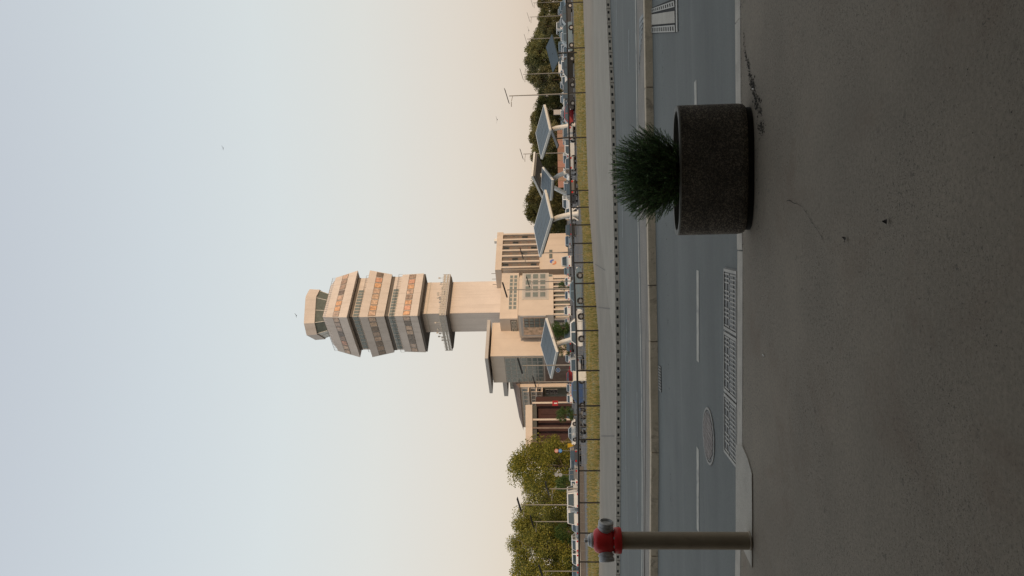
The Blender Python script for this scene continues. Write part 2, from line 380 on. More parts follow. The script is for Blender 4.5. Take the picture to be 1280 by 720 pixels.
def crumbs(b, p, n, spread, r0, r1, z=.003):
    for _ in range(n):
        c = p + Vector((random.gauss(0, spread), random.gauss(0, spread * .8), 0)); r_ = random.uniform(r0, r1) * random.random() ** .7 + .0012; k = random.randint(4, 6); a0 = random.random() * 6
        ring_ = [(c.x + math.cos(a0 + 6.283 * i / k) * r_ * random.uniform(.6, 1.3), c.y + math.sin(a0 + 6.283 * i / k) * r_ * random.uniform(.6, 1.3), z) for i in range(k)]
        b.add(ring_ + [(c.x, c.y, z + r_ * .45)], [(i, (i + 1) % k, k) for i in range(k)])
db = MB()
for i, p in enumerate(fine_pts): crumbs(db, p, 5 + i // 4, .012 + .03 * i / len(fine_pts), .002, .009 + .008 * i / len(fine_pts))
for k in range(10): crumbs(db, G(949 + 6 * k / 9, 160 + 5 * math.sin(k)), 12, .03, .002, .012)
for k in range(40): crumbs(db, Vector((pc0.x + random.uniform(-.62, .62), pc0.y + random.uniform(-.05, .02), 0)), 3, .02, .001, .006)
tag(db.build('dirt', m_dirt), 'dark crumbs of soil scattered by the planter and along the kerb', 'dirt', kind='stuff')
gt = MB()
for k in range(1500): crumbs(gt, Vector((random.uniform(-3.2, 3.4), 2.2 + 4.2 * random.random(), 0)), 1, .01, .0005, .0035)
for k in range(260): crumbs(gt, Vector((random.uniform(-6, 6), 0, 0)) + Vector((0, 11.95 + random.gauss(0, .07), 0)), 1, .02, .003, .014, ROADZ + .002)
for k in range(500):
    x = random.uniform(-4, 4.5); crumbs(gt, Vector((x, yat(NEAR, x) - KW - abs(random.gauss(0, .05)), 0)), 1, .004, .001, .005)
tag(gt.build('grit', mat('grit', (.05, .042, .033), .9, .6, 40)), 'fine dark grit strewn over the pavement and gutters', 'grit', kind='stuff')
for crk in ([(985, 250), (1004, 258), (1014, 276), (1024, 290), (1033, 306)], [(923, 14), (928, 5), (934, -4)]):
    cp = []
    for a, b_ in zip(crk, crk[1:]):
        for k in range(6): cp.append(G(a[0] + (b_[0] - a[0]) * k / 6 + random.uniform(-.7, .7), a[1] + (b_[1] - a[1]) * k / 6 + random.uniform(-.6, .6)))
    blotch('pavement_crack', cp, [.002 * random.uniform(.2, 1.3) for _ in cp], m_dark, walk, .0045)

# median: raised strip with tan kerb stones in front
md = MB(); mx = sorted(set([p.x for p in MEDF if abs(p.x) < 100] + [-100, 100]))
poly = [(x, yat(MEDF, x) + .16) for x in mx] + [(x, yat(MEDB, x)) for x in reversed(mx)]
md.prism(poly, -.4, 0.0)
m_med = mat('median_paving', (.21, .185, .155), .85, .14, 2, fine=.2, fscale=40, bump=.3)
median = tag(md.build('median_strip', m_med), kind='structure')
x = -16.0
while x < 16:
    step = random.choice((1.0, 1.5, 2.0))
    stone_row(MEDF, x, x + step - .01, step, 0, .155, -.35, .016, m_kerb2, median, 'kerb_stone', .014, .015)
    x += step
stone_row(MEDB, -16, 16, 1.0, .004, .11, -.35, -.03, m_kerb, median, 'edging_stone', .01, .01)
# far pavement with its slotted drainage kerb
fx = sorted(set([p.x for p in FARK + FEN if abs(p.x) < 120] + [-120, 120]))
poly = [(x, yat(FARK, x) + .12) for x in fx] + [(x, yat(FEN, x) + .12) for x in reversed(fx)]
fwk = tag(MB().prism(poly, -.9, 0.0).build('far_pavement', m_far), kind='structure')
sx = [p for p in SEAM if p.x > SEAM[1].x - .01]
lo = MB(); sxs = [p.x for p in SEAM[1:-1]] + [60]
for a, b_ in zip(sxs, sxs[1:]):
    lo.slab((a, yat(FARK, a) + .13, .006), (b_, yat(FARK, b_) + .13, .006), (b_, max(yat(SEAM, b_), yat(FARK, b_) + .14), .006), (a, max(yat(SEAM, a), yat(FARK, a) + .14), .006), .02)
lo.build('pale_paving', m_far2, fwk)
km = MB().box(0, .494, 0, .12, -.3, .008); kmesh = km.mesh('drain_kerb_stone', m_kerb)
slm = MB().box(.07, .16, -.006, .02, -.085, -.028).box(.32, .41, -.006, .02, -.085, -.028).mesh('drain_slot', m_dark)
x = -17.0
while x < 17:
    a = Vector((x, yat(FARK, x), 0)); b_ = Vector((x + .5, yat(FARK, x + .5), 0)); ang = math.atan2(b_.y - a.y, b_.x - a.x)
    o = link('drain_kerb_stone', kmesh, fwk, a); o.rotation_euler.z = ang
    s_ = link('drain_slot', slm, o); x += .5
# joints across the far pavement
for px in ((744, 330, 757, 338), (748, 384, 763, 386), (752, 545, 768, 545)):
    a, b_ = G(px[0], px[1]), G(px[2], px[3]); n = Vector((.012, 0, .010))
    MB().quad(a + n, a + Vector((-.012, 0, .010)), b_ + Vector((-.012, 0, .010)), b_ + n).build('paving_joint', m_soff, fwk)

# painted lines (sheets 4 mm above the road)
def stripe(pts, wd, m, name='lane_line', parent=road, z=ROADZ + .004):
    q = [G(x, y, ROADZ) for x, y in pts]; b = MB()
    for a, c in zip(q, q[1:]):
        t = (c - a).normalized(); n = Vector((-t.y, t.x, 0)) * wd / 2
        b.quad(*[Vector((k.x, k.y, z)) for k in (a - n, c - n, c + n, a + n)])
    return b.build(name, m, parent)
for a, b_ in ((-110, -4), (101, 225), (338, 452), (560, 664), (782, 900)):
    stripe([(872.4 if a > 300 else 869.5, a), (872.6 if a > 300 else 871, b_)], .15, m_paint, 'lane_dash')
stripe([(793.5, -60), (794.5, 0), (796.3, 130), (797.8, 280), (800.7, 420), (802.3, 500), (803, 600), (802.6, 719), (802, 800)], .17, m_paint, 'edge_line')
for v, a, b_ in ((770.6, -40, 33), (786, 37, 90), (778, 230, 297), (783.5, 385, 445), (796.5, 490, 545), (796.5, 600, 655), (782, 440, 590)):
    stripe([(v, a), (v + .4, b_)], .12, m_worn, 'lane_dash')
for k in range(11):
    y = 18 + k * 6.6
    q = [G(805.5 - k * .66, y, 0), G(799.2, y + 9, 0)]; t_ = (q[1] - q[0]).normalized(); n_ = Vector((-t_.y, t_.x, 0)) * .05
    MB().quad(*[Vector((p.x, p.y, .004)) for p in (q[0] - n_, q[1] - n_, q[1] + n_, q[0] + n_)]).build('hatch_stripe', m_worn, median)
# grass slope down to the car park
GEND = [(717, 0), (718, 60), (720, 116), (721, 172), (722.5, 230), (726, 258), (729, 300), (730, 360), (732.5, 410), (733.5, 470), (734, 540), (734, 600), (735, 660), (735.5, 719)]
def interp(tab, y):
    tab = sorted(tab, key=lambda k: k[1])
    if y <= tab[0][1]: return tab[0][0]
    for (v0, y0), (v1, y1) in zip(tab, tab[1:]):
        if y <= y1: return v0 + (v1 - v0) * (y - y0) / (y1 - y0)
    return tab[-1][0]
def bank_pt(y, t):                          # y: bearing in the photo, t: 0 at the railing, 1 at the car park
    yc = min(max(y, -30), 750); a = G(interp(FPX, y), yc, 0); b_ = G(interp(GEND, y), yc, PARKZ)
    sh = Vector((-(y - yc) * .12, 0, 0)); a = a + sh; b_ = b_ + sh
    p = a.lerp(b_, t); return Vector((p.x, p.y + .12 * (1 - t), -.02 - .99 * t + .05 * math.sin(p.x * .7 + p.y * .4) * math.sin(math.pi * t)))
ys_ = [-900, -600, -300, -100] + list(range(-60, 790, 12)) + [900, 1100, 1400, 1700]
gs = MB(); rows = 10
for j in range(rows):
    for a, b_ in zip(ys_, ys_[1:]): gs.quad(bank_pt(a, j / rows), bank_pt(a, (j + 1) / rows), bank_pt(b_, (j + 1) / rows), bank_pt(b_, j / rows))
streak(m_turf, (.5, .25, 1), .5, .66, .75, (.21, .125, .05))
tag(gs.build('grass_bank', m_turf, smooth=True), kind='structure')
pk = MB()
for a, b_ in zip(ys_, ys_[1:]):
    p, q = bank_pt(a, .985), bank_pt(b_, .985); pk.quad((q.x, q.y, PARKZ), (p.x, p.y, PARKZ), (p.x, 420, PARKZ), (q.x, 420, PARKZ))
tag(pk.build('car_park', m_park), kind='structure')
gb = MB()
for i in range(42000):
    t = random.random() ** 1.2 * .99
    yy = random.uniform(-25, 745); p = bank_pt(yy, t)
    if math.sin(p.x * 1.1 + 1.3 * math.sin(p.y * .35)) + math.sin(p.y * .5 + p.x * .3) > 1.15 and random.random() < .8: continue
    h = random.uniform(.06, .22) * (1.9 if random.random() < .05 else 1); wdt = random.uniform(.012, .03); a = random.uniform(0, 6.28)
    c, s_ = math.cos(a) * wdt, math.sin(a) * wdt * .3
    gb.add([(p.x - c, p.y - s_, p.z - .03), (p.x + c, p.y + s_, p.z - .03), (p.x + random.uniform(-.08, .08), p.y + random.uniform(-.08, .08), p.z + h)], [(0, 1, 2)])
tag(gb.build('grass', m_blade), 'dry yellow grass on the bank behind the black railing', 'grass', kind='stuff')

# ================================================================== STREET DETAILS
# expansion joint across the near carriageway (top right of the photo)
def bil(q, s, t): return (q[0] * (1 - s) + q[1] * s) * (1 - t) + (q[3] * (1 - s) + q[2] * s) * t
def gq(*pp, z=ROADZ): return [G(x, y, z) for x, y in pp]
def up(p, h): return Vector((p.x, p.y, ROADZ + h))
ej = thing('expansion_joint', 'pale slotted steel expansion joint across the near lane', 'expansion joint', G(830, 22, ROADZ))
def rel(b, name, m, parent, root, **k):
    b.v = [tuple(Vector(q) - root.location) for q in b.v]; return b.build(name, m, parent, **k)
tr = gq((814.5, 10), (845, -3), (846, 40.5), (814.5, 42)); rel(MB().slab(*[up(p, .006) for p in tr[::-1]], .004), 'trough', m_dark, ej, ej)
for q in (gq((815, 11), (844, .8), (844.7, 8.5), (815.4, 16)), gq((815.4, 33.5), (845, 31), (845.4, 40), (815.5, 41))):
    b = MB()
    for t0, t1 in ((0, .2), (.8, 1)): b.slab(*[up(bil(q, s, t), .020) for s, t in ((0, t1), (1, t1), (1, t0), (0, t0))], .012)
    for k in range(12):
        s0 = k / 11 * .955; b.slab(*[up(bil(q, s, t), .0195) for s, t in ((s0, .82), (s0 + .045, .82), (s0 + .045, .18), (s0, .18))], .012)
    rel(b, 'slotted_plate', m_ironlt, ej, ej)
q = gq((815.5, 18), (844.5, 13.5), (845, 28.5), (815.5, 31))
rel(MB().slab(*[up(p, .018) for p in q[::-1]], .01), 'middle_plate', m_pad, ej, ej)
q = gq((845.6, -6), (847.5, -6), (848, 40), (846.2, 40))
rel(MB().slab(*[up(p, .014) for p in q[::-1]], .008), 'end_strip', m_ironlt, ej, ej)
# service covers along the kerb
sc_ = thing('service_cover', 'long ribbed iron service cover in three plates beside the near kerb', 'service cover', G(915, 450, ROADZ))
a0, a1 = G(907.2, 334, ROADZ), G(907.6, 566, ROADZ)
e = (a1 - a0).normalized(); n = Vector((e.y, -e.x, 0)); n = n if n.y < 0 else -n; Lc = (a1 - a0).length; W = .56
def cov(u, v_, h): p = a0 + e * u + n * v_; return Vector((p.x, p.y, ROADZ + h))
def cslab(b, u0, u1, v0, v1, h, t=.01, sk=0):
    pts = [cov(u0 + sk * v0, v0, h), cov(u1 + sk * v0, v0, h), cov(u1 + sk * v1, v1, h), cov(u0 + sk * v1, v1, h)]
    nn = (pts[1] - pts[0]).cross(pts[3] - pts[0])
    return b.slab(*(pts if nn.z > 0 else pts[::-1]), t)
rel(cslab(MB(), 0, Lc, 0, W, .006, .03), 'bed', m_iron, sc_, sc_)
nseg = 3; sl_ = Lc / nseg
for k in range(nseg):
    fb = MB(); u0, u1 = k * sl_ + .012, (k + 1) * sl_ - .012
    for (p0, p1, q0, q1) in ((u0, u1, 0, .022), (u0, u1, W - .022, W), (u0, u0 + .03, .022, W - .022), (u1 - .03, u1, .022, W - .022)): cslab(fb, p0, p1, q0, q1, .024, .02)
    rel(fb, 'cover_frame', m_ironlt, sc_, sc_)
    pl = rel(cslab(MB(), u0 + .034, u1 - .034, .026, W - .026, .014, .01), 'cover_plate', m_iron, sc_, sc_)
    rb = MB(); nr = 13
    for j in range(nr):
        u = u0 + .05 + (u1 - u0 - .10) * j / (nr - 1)
        if j % 4 != 3: cslab(rb, u - .008, u + .008, .04, .24, .021, .008)
        cslab(rb, u - .007, u + .007, .28, W - .05, .021, .008)
    for r_ in (.13, .40): cslab(rb, u0 + .05, u1 - .05, r_, r_ + .012, .0205, .008)
    rel(rb, 'rib', m_ironlt, pl, sc_)
# round manhole
mc = G(886.3, 545, ROADZ)
mh = thing('manhole_cover', 'round cast iron manhole cover with raised blocks in the near lane', 'manhole cover', mc)
MB().lathe([(.305, -.02), (.305, .008), (.335, .008), (.335, -.02)], (0, 0, .003), n=40).build('frame_ring', mat('ring_iron', (.22, .205, .18), .6, .25, 12), mh)
MB().lathe([(.29, -.02), (.29, .008), (.001, .008)], (0, 0, 0), n=40).build('lid', m_iron, mh)
b = MB()
for i in range(-5, 6):
    for j in range(-7, 8):
        x, y = i * .05 + (.025 if j % 2 else 0), j * .036
        if math.hypot(x, y) < .265: b.box(x - .018, x + .018, y - .010, y + .010, .006, .016)
b.build('raised_block', mat('worn_lid', (.33, .285, .255), .6, .3, 12), mh)
# gully grate at the median kerb
gc = G(825.4, 473, ROADZ)
gg = thing('gully_grate', 'small black slotted gully grate against the tan median kerb', 'drain grate', gc)
MB().box(-.22, .22, -.17, .15, -.02, .005).build('trough', m_dark, gg)
b = MB()
for k in range(9): b.box(-.212 + k * .05, -.190 + k * .05, -.16, .14, .004, .016)
b.build('bar', m_ironlt, gg)

# ------------------------------------------------------------------ planter and shrub
pc = G(944.5, 211, 0); pw = 160 / F_PX * (pc.y + .15) / 2
pt = thing('planter', 'speckled brown exposed aggregate concrete planter at the kerb', 'planter', (pc.x * (pc.y + .21) / pc.y, pc.y + .21, 0), R(-4))
hp = P(850.5, 211, pc.y).z
def sup(a, b_, ex, z, n=56):
    r = []
    for k in range(n):
        t = 2 * math.pi * k / n; c, s_ = math.cos(t), math.sin(t)
        r.append((a * math.copysign(abs(c) ** (2 / ex), c), b_ * math.copysign(abs(s_) ** (2 / ex), s_), z))
    return r
def loft(rings, cap0=True, cap1=True):
    b = MB(); n = len(rings[0])
    for r_ in rings: b.v += r_
    for i in range(len(rings) - 1):
        for k in range(n):
            a = i * n + k; c = i * n + (k + 1) % n; b.f.append((a, c, c + n, a + n))
    if cap0: b.f.append(tuple(range(n))[::-1])
    if cap1: b.f.append(tuple((len(rings) - 1) * n + k for k in range(n)))
    return b
D = .20; ex = 2.7
loft([sup(pw * .97, D * .94, ex, .05), sup(pw * .99, D * .98, ex, .065), sup(pw, D, ex, .10), sup(pw, D, ex, hp * .6), sup(pw, D, ex, hp - .012)], cap1=False).build('bowl', m_planter, pt, smooth=True)
loft([sup(pw, D, ex, hp - .012), sup(pw * .997, D * .985, ex, hp), sup(pw - .045, D - .045, ex, hp), sup(pw - .05, D - .05, ex, hp - .10), sup(pw - .05, D - .05, ex, hp - .2)], cap0=False, cap1=False).build('rim', m_rim, pt, smooth=True)
loft([sup(pw * .94, D * .88, ex, .0), sup(pw * .94, D * .88, ex, .06)]).build('foot', m_dark, pt)  # set-back base; its near-black colour paints the shadow gap under the bowl
loft([sup(pw - .052, D - .052, ex, hp - .2), sup(pw - .052, D - .052, ex, hp - .11)]).build('soil', m_soil, pt)
sb = thing('shrub', 'spiky dark green shrub growing in the concrete planter', 'shrub', (pc.x * (pc.y + .21) / pc.y - .01, pc.y + .21, hp - .11))
st = MB(); nd = MB()
for i in range(1500):                       # stems end on a rounded crown, a few wisps run past it
    o = Vector((random.gauss(0, 1), random.gauss(0, 1), random.gauss(.25, 1))).normalized(); f = random.choice((.55, .72, .85, .93, 1.0, 1.0, 1.04)) * random.uniform(.95, 1.05)
    if random.random() < .05: f *= 1.14
    tip = Vector((o.x * .385 * f, o.y * .27 * f, .345 + o.z * .30 * f)); tip.z = max(tip.z, .05)
    base = Vector((random.uniform(-.12, .12), random.uniform(-.07, .07), 0)); pp = []
    sag = Vector((random.gauss(0, .02), random.gauss(0, .02), random.uniform(.0, .05)))
    for k in range(6):
        t = k / 5; pp.append(base.lerp(tip, t) + sag * math.sin(math.pi * t))
    st.tube(pp, [.003, .0026, .0022, .0018, .0014, .001], 3, False)
    for k in range(24):
        t = .45 + .55 * k / 23; j = min(int(t * 5), 4); p = pp[j].lerp(pp[j + 1], t * 5 - j)
        tdir = (pp[j + 1] - pp[j]).normalized()
        o = Vector((random.gauss(0, 1), random.gauss(0, 1), random.gauss(0, 1))).normalized()
        q = (tdir * 1.0 + o * .8).normalized() * random.uniform(.018, .034); s_ = q.cross(o).normalized() * .0030
        nd.add([p - s_, p + q * .5 - s_ * .6, p + q, p + q * .5 + s_ * .6, p + s_], [(0, 1, 2, 3, 4)])
st.build('stem', m_bark, sb); nd.build('needles', m_leafR, sb)

# ------------------------------------------------------------------ pillar hydrant
hc = G(937.5, 676, .01); hs = hc.y / F_PX
hy = thing('fire_hydrant', 'red topped pillar hydrant with an olive brown standpipe', 'fire hydrant', (hc.x, hc.y, .01), R(8))
H0 = P(777, 676, hc.y).z - .01
rp_ = .0735
MB().lathe([(rp_, 0), (rp_, H0 + .004)], n=28).build('standpipe', m_pipe, hy, smooth=True)
MB().lathe([(rp_ + .006, 0), (rp_ + .006, .010), (rp_ + .002, .014)], n=28).build('base_collar', m_pipe, hy)
hd = MB().lathe([(.086, H0), (.106, H0 + .004), (.110, H0 + .010), (.110, H0 + .060), (.106, H0 + .066), (.090, H0 + .069), (.088, H0 + .078), (.098, H0 + .088), (.106, H0 + .105),
                 (.109, H0 + .150), (.108, H0 + .195), (.102, H0 + .215), (.090, H0 + .232), (.066, H0 + .243), (.001, H0 + .246)], n=36).build('head', m_red, hy, smooth=True)
cp = MB().lathe([(.062, H0 + .236), (.062, H0 + .262), (.054, H0 + .270), (.050, H0 + .285), (.034, H0 + .292), (.001, H0 + .293)], n=24).build('top_cap', m_alu, hy, smooth=True)
MB().lathe([(.019, H0 + .29), (.019, H0 + .318), (.014, H0 + .322)], n=5).build('operating_nut', m_alu, cp)
for s_ in (-1, 1):
    zc = H0 + .150
    prof = [(.058, .085), (.060, .112), (.068, .115), (.068, .128), (.060, .131), (.060, .145), (.066, .148), (.066, .172), (.056, .178), (.050, .179), (.046, .160), (.001, .160)]
    if s_ < 0: prof = [(r_, -h_) for r_, h_ in prof][::1]
    b = MB().lathe(prof, (0, 0, 0), 'X', 28)
    rt = Matrix.Rotation(R(-16) * s_ if s_ > 0 else R(10), 3, 'Z') @ Matrix.Rotation(R(6) * s_, 3, 'Y')
    b.v = [tuple(rt @ Vector(q) + Vector((0, 0, zc))) for q in b.v]
    oc = b.build('outlet_coupling', m_alu, hy, smooth=True)
    for k in range(2):
        a = R(35 + 180 * k); y, z = math.cos(a) * .069, math.sin(a) * .069
        lb = MB().box(s_ * .150 - .012, s_ * .150 + .012, y - .010, y + .010, z - .010, z + .010)
        lb.v = [tuple(rt @ Vector(q) + Vector((0, 0, zc))) for q in lb.v]
        lb.build('lug', m_alu, oc)
for k in range(8):
    a = R(22 + 45 * k); MB().lathe([(.010, H0 + .066), (.010, H0 + .076)], (math.cos(a) * .094, math.sin(a) * .094, 0), n=6).build('bolt', m_alu, hd)

# ------------------------------------------------------------------ litter on the pavement
for i, (px, py, c, lab) in enumerate(((1059, 299, (.03, .022, .015), 'small curled dark leaf on the pavement, nearer the planter'), (1111, 277, (.022, .017, .013), 'dark dry leaf lying alone on the open pavement'))):
    p = G(px, py); b = MB(); a = random.uniform(0, 3)
    for k in range(5):
        t0, t1 = k / 5, (k + 1) / 5; w0, w1 = .012 * math.sin(math.pi * t0) + .001, .012 * math.sin(math.pi * t1) + .001
        f = lambda t, w_: (.04 * (t - .5), w_, .006 + .018 * (t - .5) ** 2 * 4 + abs(w_) * .3)
        b.quad(f(t0, -w0), f(t1, -w1), f(t1, w1), f(t0, w0))
    o = b.build('dry_leaf', mat('dry_leaf_%d' % i, c, .8), None); o.location = p; o.rotation_euler.z = a + 1.2; tag(o, lab, 'leaf')
for px, py, lab in ((942.5, 111, 'white cigarette end in the dirt beside the planter'), (955.5, 444, 'white cigarette end on the pavement near the service cover')):
    p = G(px, py); o = MB().tube([(-.02, 0, 0), (.012, 0, 0), (.02, .001, 0)], .004, 7).build('cigarette_end', m_white, None); o.location = p + Vector((0, 0, .0085))
    o.rotation_euler.z = 1.3; tag(o, lab, 'cigarette end')

# ------------------------------------------------------------------ black railing on the far pavement
rail = thing('railing', 'black metal railing with one top rail along the grass bank', 'railing', (0, 0, 0))
fpx2 = [(729, -30)] + FPX + [(749, 742)]
topsz = .0
fpos = [G(x, y, 0) for x, y in fpx2]
for p in fpos:
    MB().tube([p + Vector((0, -.05, -.05)), p + Vector((0, -.05, .90))], .034, 6).build('post', m_black, rail)
MB().tube([p + Vector((0, -.05, .92)) for p in [fpos[0] + (fpos[0] - fpos[1]) * 6] + fpos + [fpos[-1] + (fpos[-1] - fpos[-2]) * 8]], .045, 8).build('top_rail', m_black, rail)
rl2 = thing('low_barrier', 'thin grey barrier with short posts at the foot of the grass bank', 'barrier', (0, 0, 0))
bp_ = [bank_pt(y, 1.0) + Vector((0, .35, 0)) for y in range(270, 760, 12)]
for i, p in enumerate(bp_):
    MB().tube([(p.x, p.y, -1.03), (p.x, p.y, -.2)], .022, 5).build('post', m_pole, rl2)
for z in (-.22, -.6): MB().tube([(p.x, p.y, z) for p in bp_], .016, 5).build('rail', m_pole, rl2)

# ================================================================== CONTROL TOWER AND BUILDINGS
C43, S43 = math.cos(R(43)), math.sin(R(43))
ER = Vector((C43, S43, 0)); EL = Vector((-S43, C43, 0)); NR = -EL; NL = -ER     # right face runs along ER and faces -EL
UP = Vector((0, 0, 1))
TD = 211.0
tw = thing('control_tower', 'tall beige air traffic control tower with stacked window tiers', 'control tower', (P(440, 392.7, TD).x, TD, PARKZ))
tloc = tw.location.copy()
def corner_h(v, hd_): return P(v, 394, TD - hd_).z - PARKZ
def sq(hd_, z, off=0):  # square with a corner toward the camera, half diagonal hd_
    s_ = hd_ / math.sqrt(2); c = Vector((0, 0, z))
    return [c - ER * s_ - EL * s_, c + ER * s_ - EL * s_, c + ER * s_ + EL * s_, c - ER * s_ + EL * s_]
def frus(h0, z0, h1, z1):
    return MB().hexa(sq(h0, z0) + sq(h1, z1))
def tier(hb, vb, ht, vt, name='tier'):
    zb, zt = corner_h(vb, hb), corner_h(vt, ht); frus(hb, zb, ht, zt).build(name, m_beige, tw); return zb, zt
def band(hb, zb, ht, zt, n, mg, name='window'):
    """n framed panes on each of the four faces between heights zb, zt"""
    for fi in range(4):
        b0, b1 = sq(hb, zb)[fi], sq(hb, zb)[(fi + 1) % 4]; t0, t1 = sq(ht, zt)[fi], sq(ht, zt)[(fi + 1) % 4]
        nrm = (b1 - b0).cross(t0 - b0).normalized()
        lim = n
        for k in range(lim):
            s0, s1 = k / n + .006, (k + 1) / n - .006
            if k == 0: s0 += .008
            if k == n - 1: s1 -= .008
            q = [b0.lerp(b1, s0), b0.lerp(b1, s1), t0.lerp(t1, s1), t0.lerp(t1, s0)]
            wf = MB().slab(*[p + nrm * .05 for p in q], .04).build(name, m_frame, tw)
            c = (q[0] + q[1] + q[2] + q[3]) / 4
            g = [c + (p - c) * .86 + nrm * .075 for p in q]
            MB().slab(*g, .02).build('pane', mg, wf)
T = {}
H1t, H1b, HR, H2t, H2b, H3t, H3b = 10.6, 12.55, 11.0, 12.55, 11.25, 11.1, 11.35
z1b, z1t = tier(H1b, 433.2, H1t, 406.7)
zs = corner_h(449.4, HR)
def lerp_h(z, z0, h0, z1, h1): return h0 + (h1 - h0) * (z - z0) / (z1 - z0)
def tband(zb, hb, zt, ht, vb, vt, n, mg):
    za, zc = corner_h(vb, lerp_h(0, 0, (hb + ht) / 2, 1, 0)), corner_h(vt, (hb + ht) / 2)
    band(lerp_h(za, zb, hb, zt, ht), za, lerp_h(zc, zb, hb, zt, ht), zc, n, mg)
tband(z1b, H1b, z1t, H1t, 423, 414.9, 8, m_blind)
z2b, z2t = tier(H2b, 480, H2t, 449.4)
tband(z2b, H2b, z2t, H2t, 468.7, 459.6, 8, m_blind)
z3b, z3t = tier(H3b, 521.6, H3t, 494)
tband(z3b, H3b, z3t, H3t, 512, 503, 8, m_blind)
# recessed galleries between the tiers
for (hz0, hz1, hh, vgb, vgt) in ((z2t, z1b, 10.3, 448.5, 440.5), (z3t, z2b, 10.5, 493, 485.5)):
    frus(hh, hz0 - .05, hh, hz1 + .05).build('gallery_wall', m_beige, tw)
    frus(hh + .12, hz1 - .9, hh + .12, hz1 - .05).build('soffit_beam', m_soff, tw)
    za, zc = corner_h(vgb, hh), min(corner_h(vgt, hh), hz1 - 1.0)
    for fi in (3, 0):
        b0, b1 = sq(hh, za)[fi], sq(hh, za)[(fi + 1) % 4]; nrm = (b1 - b0).cross(UP).normalized()
        f0, f1 = (0.0, .68) if fi == 0 else (0.03, 1.0)
        n = 9
        for k in range(n):
            s0, s1 = f0 + (f1 - f0) * k / n + .004, f0 + (f1 - f0) * (k + 1) / n - .004
            q = [b0.lerp(b1, s0), b0.lerp(b1, s1)]; q = [q[0], q[1], q[1] + UP * (zc - za), q[0] + UP * (zc - za)]
            wf = MB().slab(*[p + nrm * .04 for p in q], .03).build('gallery_window', m_framew, tw)
            c = (q[0] + q[2]) / 2
            MB().slab(*[c + (p - c) * .86 + nrm * .06 for p in q], .02).build('pane', m_glass, wf)
    # railing of the gallery
    rb = MB()
    for fi in (3, 0):
        b0, b1 = sq(hh + .7, hz0)[fi], sq(hh + .7, hz0)[(fi + 1) % 4]
        rb.tube([b0 + UP * 1.05, b1 + UP * 1.05], .05, 5)
        for k in range(18): rb.tube([b0.lerp(b1, k / 17), b0.lerp(b1, k / 17) + UP * 1.05], .03, 4)
    rb.build('gallery_railing', m_frame, tw)
# roof of the top tier and the cab
frus(H1t - .3, z1t - .1, 8.4, z1t + 1.5).build('roof_slope', m_beige, tw)
rb = MB()
for fi in (3, 0):
    b0, b1 = sq(H1t - .1, z1t)[fi], sq(H1t - .1, z1t)[(fi + 1) % 4]
    rb.tube([b0 + UP * .9, b1 + UP * .9], .05, 5)
    for k in range(22): rb.tube([b0.lerp(b1, k / 21), b0.lerp(b1, k / 21) + UP * .9], .03, 4)
rb.build('roof_railing', m_frame, tw)
ANG = [44, -16, -46, -106, -136, -196, -226, -286]      # plan angles from the camera side, chamfered square
def octr(r_, z): return [Vector((math.sin(R(a)) * r_, -math.cos(R(a)) * r_, z)) for a in reversed(ANG)]
def cabz(v): return P(v, 394, TD - 7).z - PARKZ
zc0, zc1, zc2 = cabz(407), cabz(393.2), cabz(379)
def ring(b, r0, z0, r1, z1):
    a, c = octr(r0, z0), octr(r1, z1); n = 8
    return b.add(a + c, [(i, (i + 1) % n, n + (i + 1) % n, n + i) for i in range(n)] + [tuple(range(n))[::-1], tuple(range(n, 2 * n))])
ring(MB(), 5.3, z1t + .5, 5.3, zc0 + .2).build('cab_base', m_beige, tw)
lo_, hi_ = octr(5.9, zc0), octr(7.2, zc1 + .1)
ring(MB(), 5.75, zc0 + .02, 7.05, zc1).build('cab_interior', m_glassd, tw)
for i in range(8):
    j = (i + 1) % 8; nsub = 2 if (hi_[i] - hi_[j]).length > 5 else 1
    for k in range(nsub):
        s0, s1 = k / nsub + .015, (k + 1) / nsub - .015
        MB().slab(lo_[i].lerp(lo_[j], s0), lo_[i].lerp(lo_[j], s1), hi_[i].lerp(hi_[j], s1), hi_[i].lerp(hi_[j], s0), .06).build('cab_window', m_glass, tw)
        MB().tube([lo_[i].lerp(lo_[j], k / nsub), hi_[i].lerp(hi_[j], k / nsub)], .10, 5).build('mullion', m_white, tw)
rf = ring(MB(), 7.55, zc1, 7.75, zc2 - .3).build('cab_roof', m_beige, tw)
ring(MB(), 7.5, zc2 - .3, 6.9, zc2).build('roof_cap', m_beige, rf)
MB().tube([(0, 0, zc2), (0, 0, zc2 + 2.2)], [.07, .03], 5).build('antenna', m_pole, tw)
# shaft
ns = Vector((0, -7.6, 0))                                # near corner of the shaft in the tower's frame
sa, sbb = 11.9, 8.0
MB().obox(ns, ER, EL, 0, sa, 0, sbb, 0, z3b + .1).build('shaft', m_beige, tw)
frus(H3b - .2, z3b - .55, H3b - .2, z3b - .003).build('soffit', m_soff, tw)
